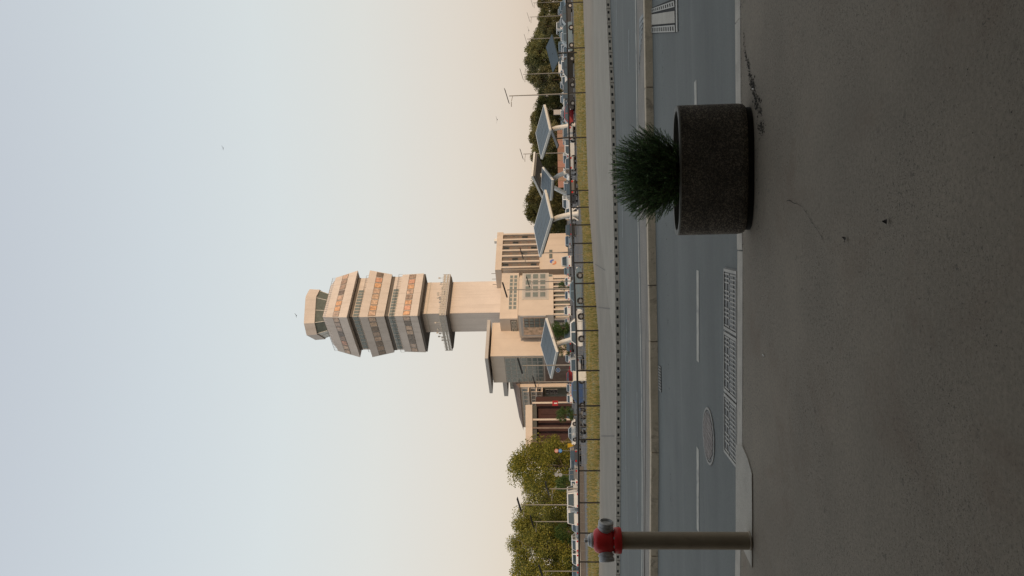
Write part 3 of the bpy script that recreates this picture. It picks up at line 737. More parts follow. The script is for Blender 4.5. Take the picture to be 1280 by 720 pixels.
# equipment ring low on the shaft
zb0, zb1 = P(556, 392, TD - 11).z - PARKZ, P(549.5, 392, TD - 11).z - PARKZ
hbr = 11.0
bb = MB(); o_, i_ = sq(hbr, zb0), sq(hbr - 3.2, zb0)
frus(hbr, zb0 - .25, hbr, zb0).build('platform', m_greyw, tw)
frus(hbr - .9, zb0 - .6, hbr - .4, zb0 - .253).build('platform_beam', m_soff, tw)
rb = MB(); dsh = MB()
for fi in (3, 0):
    b0, b1 = sq(hbr - .1, zb0)[fi], sq(hbr - .1, zb0)[(fi + 1) % 4]
    for hh in (.5, 1.0, 1.5): rb.tube([b0 + UP * hh, b1 + UP * hh], .06, 5)
    for k in range(25): rb.tube([b0.lerp(b1, k / 24), b0.lerp(b1, k / 24) + UP * 1.9], .07, 4)
    for k in range(24):
        q0, q1 = b0.lerp(b1, (k + .12) / 24), b0.lerp(b1, (k + .88) / 24)
        for h0 in (.15, 1.05): rb.slab(q0 + UP * h0, q1 + UP * h0, q1 + UP * (h0 + .55), q0 + UP * (h0 + .55), .04)
    for k in range(9):
        p = b0.lerp(b1, random.uniform(.05, .95)) * .96; h = random.uniform(1.6, 3.4); p = Vector((p.x, p.y, zb0))
        dsh.tube([p, p + UP * h], .05, 4); dsh.box(p.x - .2, p.x + .2, p.y - .2, p.y + .2, p.z + h - .5, p.z + h)
rb.build('platform_railing', m_framew, tw); dsh.build('aerial', m_framew, tw)
for zz in (zb0 + 5.5,): MB().obox(ns, ER, EL, -.05, sa + .05, -.05, sbb + .05, zz, zz + .25).build('shaft_band', m_framew, tw)

def place(o_, ix, iy, nrm, ea, base):       # photo pixel on a facade -> (along, height)
    p = PL(ix, iy, o_, nrm); d = p - o_
    return d.dot(ea), p.z - PARKZ
class Bldg:
    def __init__(s, name, label, corner_px, dist, ea=ER, eb=EL):
        p = P(corner_px[0], corner_px[1], dist); s.o = Vector((p.x, dist, PARKZ)); s.ea, s.eb = ea, eb
        s.root = thing(name, label, 'building', s.o)
    def face(s, side, off=0):              # origin, along, normal
        if side == 'R': return s.o + s.eb * off, s.ea, -s.eb
        return s.o + s.ea * off, s.eb, -s.ea
    def rect(s, side, x0, x1, y0, y1, off=0):
        o_, e_, n_ = s.face(side, off); q = [place(o_, x, y, n_, e_, 0) for x, y in ((x0, y0), (x1, y1), (x0, y1), (x1, y0))]
        return min(k[0] for k in q[:2]), max(k[0] for k in q[:2]), min(k[1] for k in q), max(k[1] for k in q)
    def h(s, ix, iy, side='R', off=0):
        o_, e_, n_ = s.face(side, off); return place(o_, ix, iy, n_, e_, 0)[1]
    def a(s, ix, iy, side='R', off=0):
        o_, e_, n_ = s.face(side, off); return place(o_, ix, iy, n_, e_, 0)[0]
    def vol(s, name, a0, a1, b0, b1, z0, z1, m, parent=None):
        b = MB().obox(Vector((0, 0, 0)), s.ea, s.eb, a0, a1, b0, b1, z0, z1)
        return b.build(name, m, parent or s.root)
    def panel(s, side, a0, a1, z0, z1, d0, d1, m, name, parent=None, off=0):
        _, e_, n_ = s.face(side); bo = (s.eb if side == 'R' else s.ea) * off
        b = MB().obox(bo, e_, n_, a0, a1, d0, d1, z0, z1); return b.build(name, m, parent or s.root)
    def grid(s, side, a0, a1, z0, z1, nx, nz, mg, mf, off=0, fr=.14, gap=.12, name='window'):
        for i in range(nx):
            for j in range(nz):
                x0, x1 = a0 + (a1 - a0) * i / nx + gap / 2, a0 + (a1 - a0) * (i + 1) / nx - gap / 2
                y0, y1 = z0 + (z1 - z0) * j / nz + gap / 2, z0 + (z1 - z0) * (j + 1) / nz - gap / 2
                f = s.panel(side, x0, x1, y0, y1, -.02, .06, mf, name, off=off)
                s.panel(side, x0 + fr, x1 - fr, y0 + fr, y1 - fr, .0, .085, mg, 'pane', f, off=off)

# A: finned office block at the right
A = Bldg('office_block', 'beige office block with vertical concrete fins and a round logo', (660, 337), 205)
hA = A.h(619.8, 337); aA = A.a(622.5, 293.5)
A.vol('wall', 0, aA, 0, 12, 0, hA - .02, m_beige2)
A.vol('parapet', -.5, aA + .3, -.7, 12.3, hA - 1.6, hA + .15, m_beige2)
zf0, zf1 = A.h(674, 330), hA - 1.6
aF1 = aA - .6
A.panel('R', .5, aF1, zf0, zf1 - .01, .0, .05, m_roofbr, 'recess')
nb = 6
for k in range(nb + 1):
    a = .4 + (aF1 - .4) * k / nb
    A.panel('R', a - .28, a + .28, zf0, zf1 - .02, .06, .75, m_beige2, 'fin')
for k in range(nb):
    for j in range(4):
        z0 = zf0 + (zf1 - zf0) * (j + .25) / 4; a = .4 + (aF1 - .4) * (k + .5) / nb; ww = (aF1 - .4) / nb / 2 - .32
        f = A.panel('R', a - ww, a + ww, z0, z0 + (zf1 - zf0) / 4 * .7, .03, .10, m_frame, 'window')
        A.panel('R', a - ww + .1, a + ww - .1, z0 + .12, z0 + (zf1 - zf0) / 4 * .7 - .12, .06, .13, m_frame if (k + j) % 3 else m_glassd, 'pane', f)
for (x0, x1, y0, y1) in ((686.5, 690.5, 312.5, 315.5), (686.5, 690.5, 317.5, 323)):
    r_ = A.rect('R', x0, x1, y0, y1); f = A.panel('R', r_[0], r_[1], r_[2], r_[3], 0, .08, m_frame, 'window'); A.panel('R', r_[0] + .1, r_[1] - .1, r_[2] + .1, r_[3] - .1, .04, .11, m_glass, 'pane', f)
r_ = A.rect('R', 688, 695, 323.5, 332); ac, zc_, rr = (r_[0] + r_[1]) / 2, (r_[2] + r_[3]) / 2, (r_[3] - r_[2]) / 2
def disc_on(bl, side, ac, zc_, rr, d0, d1, m, name, a_from=0, a_to=360, r_in=0):
    o_, e_, n_ = bl.face(side); o_ = Vector((0, 0, 0)); b = MB(); n = 14; P0 = []
    for k in range(n + 1):
        a = R(a_from + (a_to - a_from) * k / n); P0.append((math.cos(a), math.sin(a)))
    for (c0, s0), (c1, s1) in zip(P0, P0[1:]):
        q = [e_ * (ac + r * c) + UP * (zc_ + r * s) for r, c, s in ((r_in, c0, s0), (rr, c0, s0), (rr, c1, s1), (r_in + .001, c1, s1))]
        b.hexa([p + n_ * d0 for p in q] + [p + n_ * d1 for p in q])
    return b.build(name, m, bl.root)
disc_on(A, 'R', ac - .2, zc_ - .1, rr * 1.0, .02, .07, mat('logo_orange', (.62, .24, .12), .6), 'logo_swirl', 150, 330, rr * .35)
disc_on(A, 'R', ac + .25, zc_ + .15, rr * 1.0, .02, .09, mat('logo_blue', (.10, .16, .42), .6), 'logo_swirl', -30, 150, rr * .3)
# small lit roof plant
MB().obox(Vector((0, 0, 0)), ER, EL, aA - 1.6, aA - .5, 1, 2, hA, hA + 1.1).build('roof_vent', m_white, A.root)
for k in range(4): A.vol('roof_rail_post', -.3, -.2, 1 + k * 2.2, 1.1 + k * 2.2, hA + .1, hA + 1.3, m_frame)

# B: podium block under the tower
B = Bldg('podium_block', 'beige podium block with pale window grids at the foot of the tower', (650, 398), 190)
hB = B.h(624.5, 397); aB = B.a(640, 342); zo = B.h(647, 397)
B.vol('wall', .2, aB, .8, 16, 0, zo, m_beige2)
up_ = B.vol('upper_storey', 0, aB + .2, 0, 15, zo + .005, hB, m_beige2)
r_ = B.rect('R', 637, 646, 344, 387)
B.grid('R', r_[0], r_[1], r_[2], r_[3], 9, 2, m_glass, m_framew)
zl = B.h(637.5, 400)
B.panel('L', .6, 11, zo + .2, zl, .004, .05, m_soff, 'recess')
B.grid('L', .9, 9.5, zo + .3, zl - .2, 6, 2, m_glass, m_framew, off=-.06)
r_ = B.rect('R', 655, 691, 341, 352)
B.grid('R', r_[0], r_[1], r_[2], r_[3], 3, 5, m_glass, m_framew, off=.75)
# E: projecting framed bay in front of the podium
E = Bldg('projecting_bay', 'beige projecting bay with a deep framed opening and ground floor colonnade', (670, 394), 184)
hE, zE = E.h(647.5, 394), E.h(692, 394)
aE = E.a(660, 346.5)
bE = E.a(660, 422, 'L')
E.vol('wall', 0, aE, 0, bE, zE, hE, m_beige2)
r_ = E.rect('R', 655, 684, 342, 373)
rf_ = E.panel('R', r_[0] - .4, r_[1], r_[2] - .4, r_[3] + .4, .0, .10, m_framew, 'opening_frame')
E.panel('R', r_[0], r_[1] - .1, r_[2], r_[3], .03, .14, m_greyw, 'opening_back', rf_)
E.grid('R', r_[0] + .2, r_[1] - .2, r_[2] + .2, r_[3] - .2, 4, 3, m_glass, m_greyw, off=-.12, gap=.3)
r_ = E.rect('L', 655, 682, 396, 417)
lf = E.panel('L', r_[0] - .5, r_[1] + .5, r_[2] - .1, r_[3] + .6, .0, .30, m_greyw, 'opening_frame')
E.panel('L', r_[0], r_[1], r_[2], r_[3], .2, .34, m_blind, 'opening_back', lf)
E.grid('L', r_[0] + .1, r_[0] + (r_[1] - r_[0]) * .55, r_[2] + .2, r_[3] - .2, 3, 4, m_glass, m_frame, off=-.36)
nc = 9
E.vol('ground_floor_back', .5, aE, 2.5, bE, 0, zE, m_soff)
for k in range(nc):
    a = .2 + (aE - .6) * k / (nc - 1); E.vol('column', a, a + .45, .15, .6, 0, zE + .01, m_beige2)
for k in range(1, 5):
    b0 = bE * k / 5; E.vol('column', .15, .6, b0, b0 + .45, 0, zE + .01, m_beige2)
for k in range(8):
    a = .9 + (aE - 1.6) * k / 7.5; E.panel('R', a, a + .9, .2, zE - .3, -2.48, -2.42, m_glass if k % 2 else m_framew, 'shop_window')

# C: corner building with the flat projecting roof
Cb = Bldg('corner_building', 'orange lit corner building under a thin projecting grey roof slab', (640, 445), 188)
hC = Cb.h(613, 445); aC = Cb.a(640, 414); bC = Cb.a(640, 478, 'L')
Cb.vol('wall', 0, aC + 3, 0, bC, 0, hC, m_beige2)
hS = Cb.h(609.3, 449)
Cb.vol('roof_slab', -1.6, aC + 3, -1.2, bC + 2.6, hS - .25, hS + .55, m_greyw)
zg0, zg1 = Cb.h(679, 446, 'L'), Cb.h(630, 446, 'L')
Cb.panel('L', .5, bC - .2, zg0, zg1, 0, .05, m_frame, 'curtain_wall')
Cb.grid('L', .6, bC - .3, zg0 + .1, zg1 - .1, 6, 7, m_glass, m_framew, off=-.055, fr=.1, gap=.08)
Cb.panel('L', .3, bC, 0, zg0 - .3, .0, .06, m_roofbr, 'ground_floor_wall')
# second lower roof slab to its left
Cb.vol('annex_wall', 2.5, 9, bC + .003, bC + 7, 0, Cb.h(640, 478, 'L'), m_greyw)
zlo = Cb.h(629.5, 478, 'L', 1)
Cb.vol('lower_roof_slab', .6, 9, bC + .003, bC + 7.2, zlo - .9, zlo + .2, m_greyw)
Cb.grid('L', bC + .6, bC + 6.5, zlo - 5.2, zlo - 1.4, 5, 3, m_glass, m_framew, off=2.5)
# pylon sign
# D: terrace building, left
Dd = Bldg('terrace_building', 'grey terrace building with balcony rows under a brown sloping roof', (650, 484), 196, Vector((C43, S43, 0)), Vector((-S43, C43, 0)))
bD = Dd.a(660, 534, 'L'); hD = Dd.h(650, 484, 'L')
Dd.vol('wall', 0, 10, 0, bD, 0, hD, m_beige2)
b = MB(); bo = [(-.6, -.4), (10, -.4), (10, bD + .5), (-.6, bD + .5)]
zt = hD + .05; pts = [ER * a + EL * c + UP * zt for a, c in bo] + [ER * 3 + EL * .6 + UP * (zt + 2.2), ER * 9 + EL * .6 + UP * (zt + 2.2), ER * 9 + EL * (bD - .4) + UP * (zt + 1.2), ER * 3 + EL * (bD - .4) + UP * (zt + 1.2)]
b.hexa(pts).build('roof', m_roofbr, Dd.root)
for j, (v0, v1) in enumerate(((652, 659), (663, 669), (670, 676))):
    z0, z1 = Dd.h(v1, 486, 'L'), Dd.h(v0, 486, 'L')
    Dd.grid('L', .6, bD - .5, z0, z1, 7, 1, m_glass if j == 0 else m_glassd, m_framew if j else m_greyw, off=-.01)
    sl2 = Dd.panel('L', .2, bD, z0 - .5, z0 - .2, .0, 1.4, m_beige2, 'balcony_slab')
    for k in range(12):
        a = .3 + (bD - .7) * k / 11; Dd.panel('L', a, a + .14, z0 - .2, z0 + .9, 1.2, 1.34, m_beige2, 'balcony_post', sl2)
    Dd.panel('L', .2, bD, z0 + .9, z0 + 1.05, 1.19, 1.35, m_beige2, 'balcony_rail', sl2)
g0, g1 = Dd.h(700, 486, 'L'), Dd.h(681, 486, 'L')
Dd.panel('L', .3, 5.5, g0 - 2, g1 + .4, .0, .08, mat('green_grey_wall', (.22, .23, .18), .7), 'ground_floor_wall')
Dd.grid('L', .9, 3.2, g0 + .6, g1 - .1, 3, 3, m_glassd, m_greyw, off=-.09)

# F: porch building with the long pale beam
Fb = Bldg('porch_building', 'dark red brown porch building under a long pale concrete beam', (660, 520), 188, Vector((.95, .31, 0)).normalized(), Vector((-.31, .95, 0)).normalized())
fo, fe, fn_ = Fb.face('R')
aL, aR = Fb.a(660, 578), Fb.a(660, 506)
zb_, zt_ = Fb.h(665.5, 540), Fb.h(657, 540)
Fb.vol('beam', aL, aR, 0, 3.5, zb_, zt_, m_beige2)
Fb.vol('under_beam_glazing', aL + .2, aR - .1, .8, 3.3, Fb.h(671, 540), zb_ - .003, m_glassd)
Fb.vol('facade', aL + .4, aR + 2.5, 2.6, 9, 0, Fb.h(670, 540, 'R', 1), m_brownred)
for y in (503, 524, 534.5, 552, 566):
    a = Fb.a(690, y); Fb.vol('column', a - .22, a + .22, .4, .84, 0, zb_ - .004, m_beige2 if y < 530 else m_roofbr)
for k in range(9):
    a = aL + .6 + (aR - aL - 1) * k / 8; Fb.panel('R', a, a + 1.2, 3.0, Fb.h(676, 540), -2.6, -2.5, m_brownred, 'cladding_panel')

# ------------------------------------------------------------------ terminal behind the camera (its canopy and bulk shade the kerb)
tm = thing('terminal_building', 'long pale terminal front with glazed bays and a wide flat canopy behind the pavement', 'building', (0, -6, 0))
TH = 9.8
MB().box(-70, 90, -22, 0, 0, TH).build('wall', m_greyw, tm)
MB().box(-70, 90, .002, 9.8, 6.2, 6.8).build('canopy', m_greyw, tm)
for k in range(32):
    x = -69 + k * 5
    f = MB().box(x, x + 4.2, 0, .08, .1, 4.8).build('window', m_frame, tm); MB().box(x + .12, x + 4.08, .05, .11, .22, 4.68).build('pane', m_glass, f)
for k in range(14): 
    x = -66 + k * 12
    MB().tube([(x, 1.2, 0), (x, 1.2, 6.2)], .28, 14).build('column', m_greyw, tm)

# ================================================================== CAR PARK
def lamp_post(v_top, y, dist, label, hh=None, flip=1):
    g = P(705, y, dist); top = P(v_top, y, dist).z - PARKZ
    t = thing('lamp_post', label, 'lamp post', (g.x, dist, PARKZ), 0, 'solar lamp posts of the car park')
    MB().tube([(0, 0, 0), (0, 0, top - .3)], [.10, .055], 8).build('pole', m_pole, t)
    pn = MB(); a = R(-16) * flip
    b = MB().box(-.95, .95, -.5, .5, -.03, .03); rt = Matrix.Rotation(a, 3, 'Y') @ Matrix.Rotation(R(-3), 3, 'X')
    b.v = [tuple(rt @ Vector(q) + Vector((0, 0, top))) for q in b.v]; b.build('solar_panel', m_black, t)
    MB().tube([(0, 0, top - .75), (-.75 * flip, -.25, top - .6)], .035, 6).build('arm', m_pole, t)
    MB().box(-1.15 * flip - .3, -1.15 * flip + .3, -.36, -.14, top - .62, top - .54).build('luminaire', m_pole, t)
    return t
lamp_post(633.5, 117.5, 96, 'tall thin lamp post standing highest against the sky on the right')
lamp_post(652, 91, 132, 'lamp post just right of the tallest one, before the dark trees')
lamp_post(657, 47, 150, 'lamp post over the white van among the right hand trees')
lamp_post(660.5, 19.5, 172, 'lamp post second from the right edge of the car park')
lamp_post(665, 2, 200, 'farthest lamp post at the right edge of the view')
lamp_post(652, 191, 135, 'lamp post half hidden behind the first big solar canopy')
lamp_post(652, 315.5, 120, 'lamp post in front of the finned office block')
lamp_post(631, 361, 88, 'lamp post in front of the tower foot, tallest among the buildings')
lamp_post(660, 351.5, 125, 'short lamp post in front of the gap beside the office block')
lamp_post(650, 456.5, 85, 'lamp post in front of the glazed corner building')
lamp_post(668, 477, 118, 'lamp post behind the white pylon')
lamp_post(649, 631, 98, 'lamp post rising above the olive trees')
lamp_post(665, 652, 112, 'lower lamp post among the olive trees, left of the middle')
lamp_post(684, 611, 96, 'short lamp post before the round green street tree', flip=1)
lamp_post(676, 714, 104, 'lamp post at the left edge of the view')

# solar canopies on bent white masts
def canopy(near, left, right, base, dn, dl, dr, label, under=False):
    pn, pl, pr = P(*near, dn), P(*left, dl), P(*right, dr); pf = pl + pr - pn
    c = (pn + pf) / 2; gb_ = P(base[0], base[1], (dn + dl) / 2); gy = (dn + dl) / 2
    root = Vector((gb_.x, gy, PARKZ)); t = thing('solar_canopy', label, 'solar canopy', root, 0, 'solar canopies in the car park')
    q = [p - root for p in (pn, pr, pf, pl)]
    nn = (q[1] - q[0]).cross(q[3] - q[0]).normalized()
    if nn.z < 0: q = [q[0], q[3], q[2], q[1]]; nn = -nn
    cc = c - root
    fr = MB().slab(*q, .28).build('panel_frame', m_white, t)
    n = 4
    for i in range(n):
        for j in range(n):
            s0, s1, t0, t1 = .03 + .94 * i / n + .004, .03 + .94 * (i + 1) / n - .004, .03 + .94 * j / n + .004, .03 + .94 * (j + 1) / n - .004
            MB().slab(*[bil(q, s_, t_) + nn * .02 for s_, t_ in ((s0, t0), (s1, t0), (s1, t1), (s0, t1))], .05).build('solar_module', m_solar, fr)
    MB().slab(*[cc + (p - cc) * .9 - nn * .285 for p in q], .25).build('underside', m_under, t)
    k = cc - nn * .5
    MB().tube([(0, 0, 0), (k.x * .12, k.y * .1, k.z * .3), (k.x * .38, k.y * .3, k.z * .62), (k.x * .72, k.y * .7, k.z * .86), k], [.32, .34, .34, .31, .27], 12).build('mast', m_white, t, smooth=True)
    for s_ in (-1, 1): MB().tube([(s_ * .9, -.1, 0), (s_ * .55, -.05, .5), (k.x * .12, k.y * .08, 1.6)], [.08, .09, .08], 7).build('mast_stay', m_white, t)
    MB().lathe([(.5, 0), (.5, .12), (.3, .15)], n=16).build('foot', m_white, t)
    return t
canopy((687, 163), (676, 199), (679.6, 130.5), (721.5, 157), 100, 104.5, 104.5, 'blue solar canopy on a bent white mast, rightmost of the large ones')
canopy((688.8, 272.5), (674, 321.5), (680.5, 237), (723, 267), 92, 97, 97, 'broad blue solar canopy just right of the finned office block')
canopy((695.3, 440), (688, 473.5), (681.8, 397.5), (719.5, 423), 93, 98, 98, 'blue solar canopy standing alone in front of the corner building')
canopy((664, 220.6), (677, 248), (667, 190), (716, 244), 112, 116, 116, 'solar canopy seen from its dark underside behind the two broad blue ones')
canopy((690, 225), (688, 251), (677.5, 209), (720, 213), 106, 109.5, 109.5, 'small grey solar canopy between the two broad blue ones')
# small solar charging posts
def solar_post(a, b_, postp, dist, label, tilt):
    p0, p1 = P(*a, dist), P(*b_, dist); c = (p0 + p1) / 2
    t = thing('solar_charger', label, 'solar charger', (P(*postp, dist).x, dist, -.97), 0)
    root = t.location; q0, q1 = p0 - root, p1 - root; d = Vector((-.35, .8, .30)) if tilt > .5 else Vector((0, .8, .06))
    MB().slab(q0 - d, q1 - d, q1 + d, q0 + d, .10).build('panel', m_solar if tilt > .5 else m_black, t)
    k = (q0 + q1) / 2
    MB().tube([(0, 0, 0), (0, 0, k.z * .6), k], [.09, .08, .07], 8).build('post', m_black, t)
    MB().box(-.3, .3, -.3, .3, 0, .25).build('base', m_black, t)
solar_post((694.5, 83), (686, 51), (710, 66), 72, 'small grey solar panel on a black post behind the railing at the right', .9)
solar_post((697, 184), (689, 163), (712, 172), 72, 'dark tilted solar panel on a thin black post below the right canopy', .1)

# ------------------------------------------------------------------ cars
def car_proto(kind):
    L, Wd, H = {'hatch': (4.0, 1.74, 1.5), 'sedan': (4.6, 1.8, 1.46), 'suv': (4.5, 1.86, 1.72), 'van': (5.1, 1.95, 2.1)}[kind]
    t = thing('parked_car', 'x', 'car'); hw = Wd / 2; m = PAINT['silver']
    low = .22; belt = {'hatch': .92, 'sedan': .90, 'suv': 1.05, 'van': 1.15}[kind]
    hood = belt - .08; x0, x1 = -L / 2, L / 2
    # body: side outline swept across, shoulders pulled in
    out = [(x0 + .05, low), (x0, .45), (x0 + .03, belt - .06), (x0 + .14, belt + .0), (x1 - 1.15 if kind != 'van' else x1 - .75, belt), (x1 - .25, hood - .10), (x1 - .03, hood - .26), (x1, .42), (x1 - .08, low)]
    b = MB(); n = len(out); secs = [(-hw + .10, .0, .94), (-hw, .0, 1.0), (hw, .0, 1.0), (hw - .10, 0, .94)]
    secs = [(-hw, .985), (-hw * .93, 1.0), (hw * .93, 1.0), (hw, .985)]
    for yy, sc2 in secs:
        for (x, z) in out: b.v.append((x * sc2, yy, low + (z - low) * (1.0 if sc2 == 1 else .93)))
    for i in range(3):
        for k in range(n):
            a, c = i * n + k, i * n + (k + 1) % n; b.f.append((a, c, c + n, a + n))
    b.f.append(tuple(range(n))); b.f.append(tuple(3 * n + k for k in range(n))[::-1])
    body = b.build('body', m, t, smooth=False, bevel=.03)
    xr0, xr1 = {'hatch': (x0 + .55, .55), 'sedan': (x0 + 1.25, .45), 'suv': (x0 + .35, .6), 'van': (x0 + .2, 1.35)}[kind]
    xb0, xb1 = {'hatch': (x0 + .10, 1.05), 'sedan': (x0 + .55, 1.2), 'suv': (x0 + .1, 1.15), 'van': (x0 + .08, 2.05)}[kind]
    ti = hw * .80; bo = hw * .95
    cab = MB().hexa([(xb0, -bo, belt - .02), (xb1, -bo, belt - .02), (xb1, bo, belt - .02), (xb0, bo, belt - .02), (xr0, -ti, H - .04), (xr1, -ti, H - .04), (xr1, ti, H - .04), (xr0, ti, H - .04)])
    cab.build('cabin', m, t, bevel=.05)
    MB().hexa([(xr0 + .05, -ti + .05, H - .045), (xr1 - .05, -ti + .05, H - .045), (xr1 - .05, ti - .05, H - .045), (xr0 + .05, ti - .05, H - .045), (xr0 + .15, -ti + .12, H), (xr1 - .15, -ti + .12, H), (xr1 - .15, ti - .12, H), (xr0 + .15, ti - .12, H)]).build('roof', m, t)
    def facepts(s_):  # side glass split by pillars
        def sp(u, w_):
            xb = xb0 + (xb1 - xb0) * u; xr = xr0 + (xr1 - xr0) * u
            return Vector((xb + (xr - xb) * w_, s_ * (bo + (ti - bo) * w_ + .012), belt - .02 + (H - .04 - belt + .02) * w_))
        return sp
    cuts = ((.05, .47), (.52, .93)) if kind != 'van' else ((.70, .93), (.38, .66))
    for s_ in (-1, 1):
        sp = facepts(s_)
        for (u0, u1) in cuts:
            q = [sp(u0, .10), sp(u1, .10), sp(u1, .88), sp(u0, .88)]; MB().slab(*(q if s_ < 0 else q[::-1]), .02).build('side_window', m_cglass, t)
    def ep(u, w_, front):
        xb, xr = (xb1, xr1) if front else (xb0, xr0)
        return Vector((xb + (xr - xb) * w_ + (.012 if front else -.012), (bo + (ti - bo) * w_) * u, belt - .02 + (H - .04 - belt + .02) * w_))
    for fr_ in (True, False):
        q = [ep(-.88, .1, fr_), ep(.88, .1, fr_), ep(.88, .9, fr_), ep(-.88, .9, fr_)]; MB().slab(*(q if fr_ else q[::-1]), .02).build('windscreen' if fr_ else 'rear_window', m_cglass, t)
    wr = .31 if kind in ('hatch', 'sedan') else .35; wb = L * .30
    for xx in (-wb, wb):
        for s_ in (-1, 1):
            ty = MB().lathe([(wr * .62, -.10), (wr * .96, -.105), (wr, -.08), (wr, .08), (wr * .96, .105), (wr * .62, .10)], (0, 0, 0), 'Y', 18).build('wheel', m_rubber, t); ty.location = (xx, s_ * (hw - .085), wr)
            MB().lathe([(wr * .60, -.112), (wr * .60, .112)], (0, 0, 0), 'Y', 12).build('rim', m_rim2, ty)
            MB().lathe([(wr + .07, -.02), (wr + .07, .02)], (xx, s_ * (hw - .005), wr + .02), 'Y', 18).build('wheel_arch', m_rubber, t)
    for s_ in (-1, 1):
        MB().box(x1 - .12, x1 - .012, s_ * hw * .72 - .17, s_ * hw * .72 + .17, .56, .68).build('headlight', m_lamp, t)
        MB().box(x0 - .008, x0 + .10, s_ * hw * .78 - .12, s_ * hw * .78 + .12, .62, .82).build('tail_light', m_tail, t)
        MB().box(xb1 - .42, xb1 - .22, s_ * (hw + .09) - .08, s_ * (hw + .09) + .08, belt, belt + .13).build('wing_mirror', m, t)
    for xx, zz in ((x1 - .02, .30), (x0 + .02, .30)): MB().box(xx - .03, xx + .03, -hw * .9, hw * .9, .20, .36).build('bumper', m_rubber, t)
    return t
PROTO = {k: car_proto(k) for k in ('hatch', 'sedan', 'suv', 'van')}
PT = {k: treeof(v) for k, v in PROTO.items()}
KIND = {'hatch': 'hatchback', 'sedan': 'saloon car', 'suv': 'tall estate car', 'van': 'van'}
used = set()
def car(kind, colr, v, y, rz, label, dz=0):
    p = G(v, y, PARKZ); pr = PROTO[kind]
    sw_ = {PAINT['silver']: PAINT[colr]}
    return dup(pr, (p.x, p.y, PARKZ), R(rz), label, 'cars in the car park', 1.0, sw_, PT[kind])
CARS = [  # kind, colour, base v, y, heading, label
    ('sedan', 'dark grey', 715.5, 22, 180, 'dark grey saloon car nearest the right edge behind the railing'),
    ('hatch', 'steel blue', 717, 48, 180, 'steel blue hatchback side on behind the railing, right of the small grey solar panel'),
    ('sedan', 'black', 718, 88, 175, 'black saloon car left of the small grey solar panel on a black post'),
    ('hatch', 'dark grey', 718.5, 118, 170, 'dark grey hatchback at the foot of the tallest right hand lamp post'),
    ('sedan', 'red', 718.5, 146, 185, 'red saloon car under the rightmost blue solar canopy'),
    ('hatch', 'white', 719.5, 186, 170, 'white hatchback left of the mast of the rightmost solar canopy'),
    ('hatch', 'silver', 720, 208, 95, 'silver hatchback seen end on between two solar masts'),
    ('sedan', 'black', 722, 240, 100, 'black saloon car seen end on right of the broad canopy mast'),
    ('hatch', 'dark grey', 720, 288, 90, 'dark grey hatchback seen end on left of the broad canopy mast'),
    ('sedan', 'steel blue', 728.7, 360, 0, 'steel blue saloon car side on below the tower'),
    ('hatch', 'white', 730, 409, 0, 'white hatchback side on, left of the steel blue saloon below the tower'),
    ('hatch', 'silver', 729.5, 455, 90, 'silver hatchback end on beside the white cabinet'),
    ('sedan', 'blue', 731, 490, 180, 'deep blue saloon car left of the white cabinet'),
    ('van', 'white', 716.5, 327, 90, 'white van end on behind the front row, below the round logo'),
    ('hatch', 'white', 715.5, 352, 90, 'white hatchback end on in the row behind the steel blue saloon'),
    ('sedan', 'white', 715, 369, 90, 'white saloon end on in the row behind, below the podium windows'),
    ('suv', 'white', 715.5, 388, 90, 'white tall estate end on behind the white hatchback below the tower'),
    ('sedan', 'black', 717.5, 433, 90, 'black saloon end on under the lone canopy by the corner building'),
    ('sedan', 'red', 716.5, 469, 0, 'red saloon car behind the white cabinet'),
    ('hatch', 'teal', 717, 517, 90, 'teal hatchback behind the no entry sign'),
    ('sedan', 'white', 720.5, 539, 5, 'white saloon car side on before the red brown porch'),
    ('hatch', 'dark grey', 726, 566, 90, 'dark grey hatchback left of the yellow ticket machine'),
    ('hatch', 'silver', 726, 578, 90, 'silver hatchback below the pair of round signs'),
    ('suv', 'grey', 726.5, 592, 95, 'grey tall estate car right of the round green street tree'),
    ('van', 'white', 728.5, 619, 92, 'white van end on before the olive trees, right one of two'),
    ('van', 'white', 728.5, 640, 88, 'white van end on before the olive trees, left one of two'),
    ('hatch', 'white', 728, 694, 90, 'white hatchback end on near the left edge'),
    ('hatch', 'steel blue', 728, 715, 90, 'steel blue hatchback end on at the left edge'),
    ('hatch', 'white', 727, 604, 90, 'white hatchback half hidden by the round green street tree'),
    ('sedan', 'silver', 727.5, 654, 90, 'silver saloon end on under the lower lamp post among the trees'),
    ('hatch', 'white', 727.5, 676, 88, 'white hatchback end on left of the small green street tree'),
    ('sedan', 'silver', 717.5, 302, 95, 'silver saloon end on in the second row, right of the white van'),
    ('hatch', 'steel blue', 714, 339, 90, 'steel blue hatchback end on just left of the white van'),
    ('hatch', 'silver', 714, 402, 90, 'silver hatchback end on beside the right red booth'),
    ('suv', 'steel blue', 716, 417, 90, 'steel blue tall estate end on before the dark green bushes'),
    ('hatch', 'white', 715.5, 447, 88, 'white hatchback end on just left of the lone canopy mast'),
    ('sedan', 'silver', 717, 484, 90, 'silver saloon end on behind the deep blue saloon'),
    ('hatch', 'white', 718, 497, 90, 'white hatchback end on behind the deep blue saloon, nearer the red board'),
    ('hatch', 'white', 719.5, 268, 90, 'white hatchback end on by the foot of the broad canopy mast'),
    ('suv', 'silver', 719, 170, 90, 'silver tall estate end on behind the thin black solar post'),
    ('hatch', 'white', 717.5, 132, 90, 'white hatchback end on right of the red saloon'),
    ('sedan', 'silver', 716.5, 68, 90, 'silver saloon end on below the small grey solar panel'),
    ('van', 'white', 707, 36, 90, 'white van seen end on among the far right rows'),
]
cols = ['steel blue', 'white', 'silver', 'steel blue', 'white', 'grey', 'silver', 'teal', 'white']
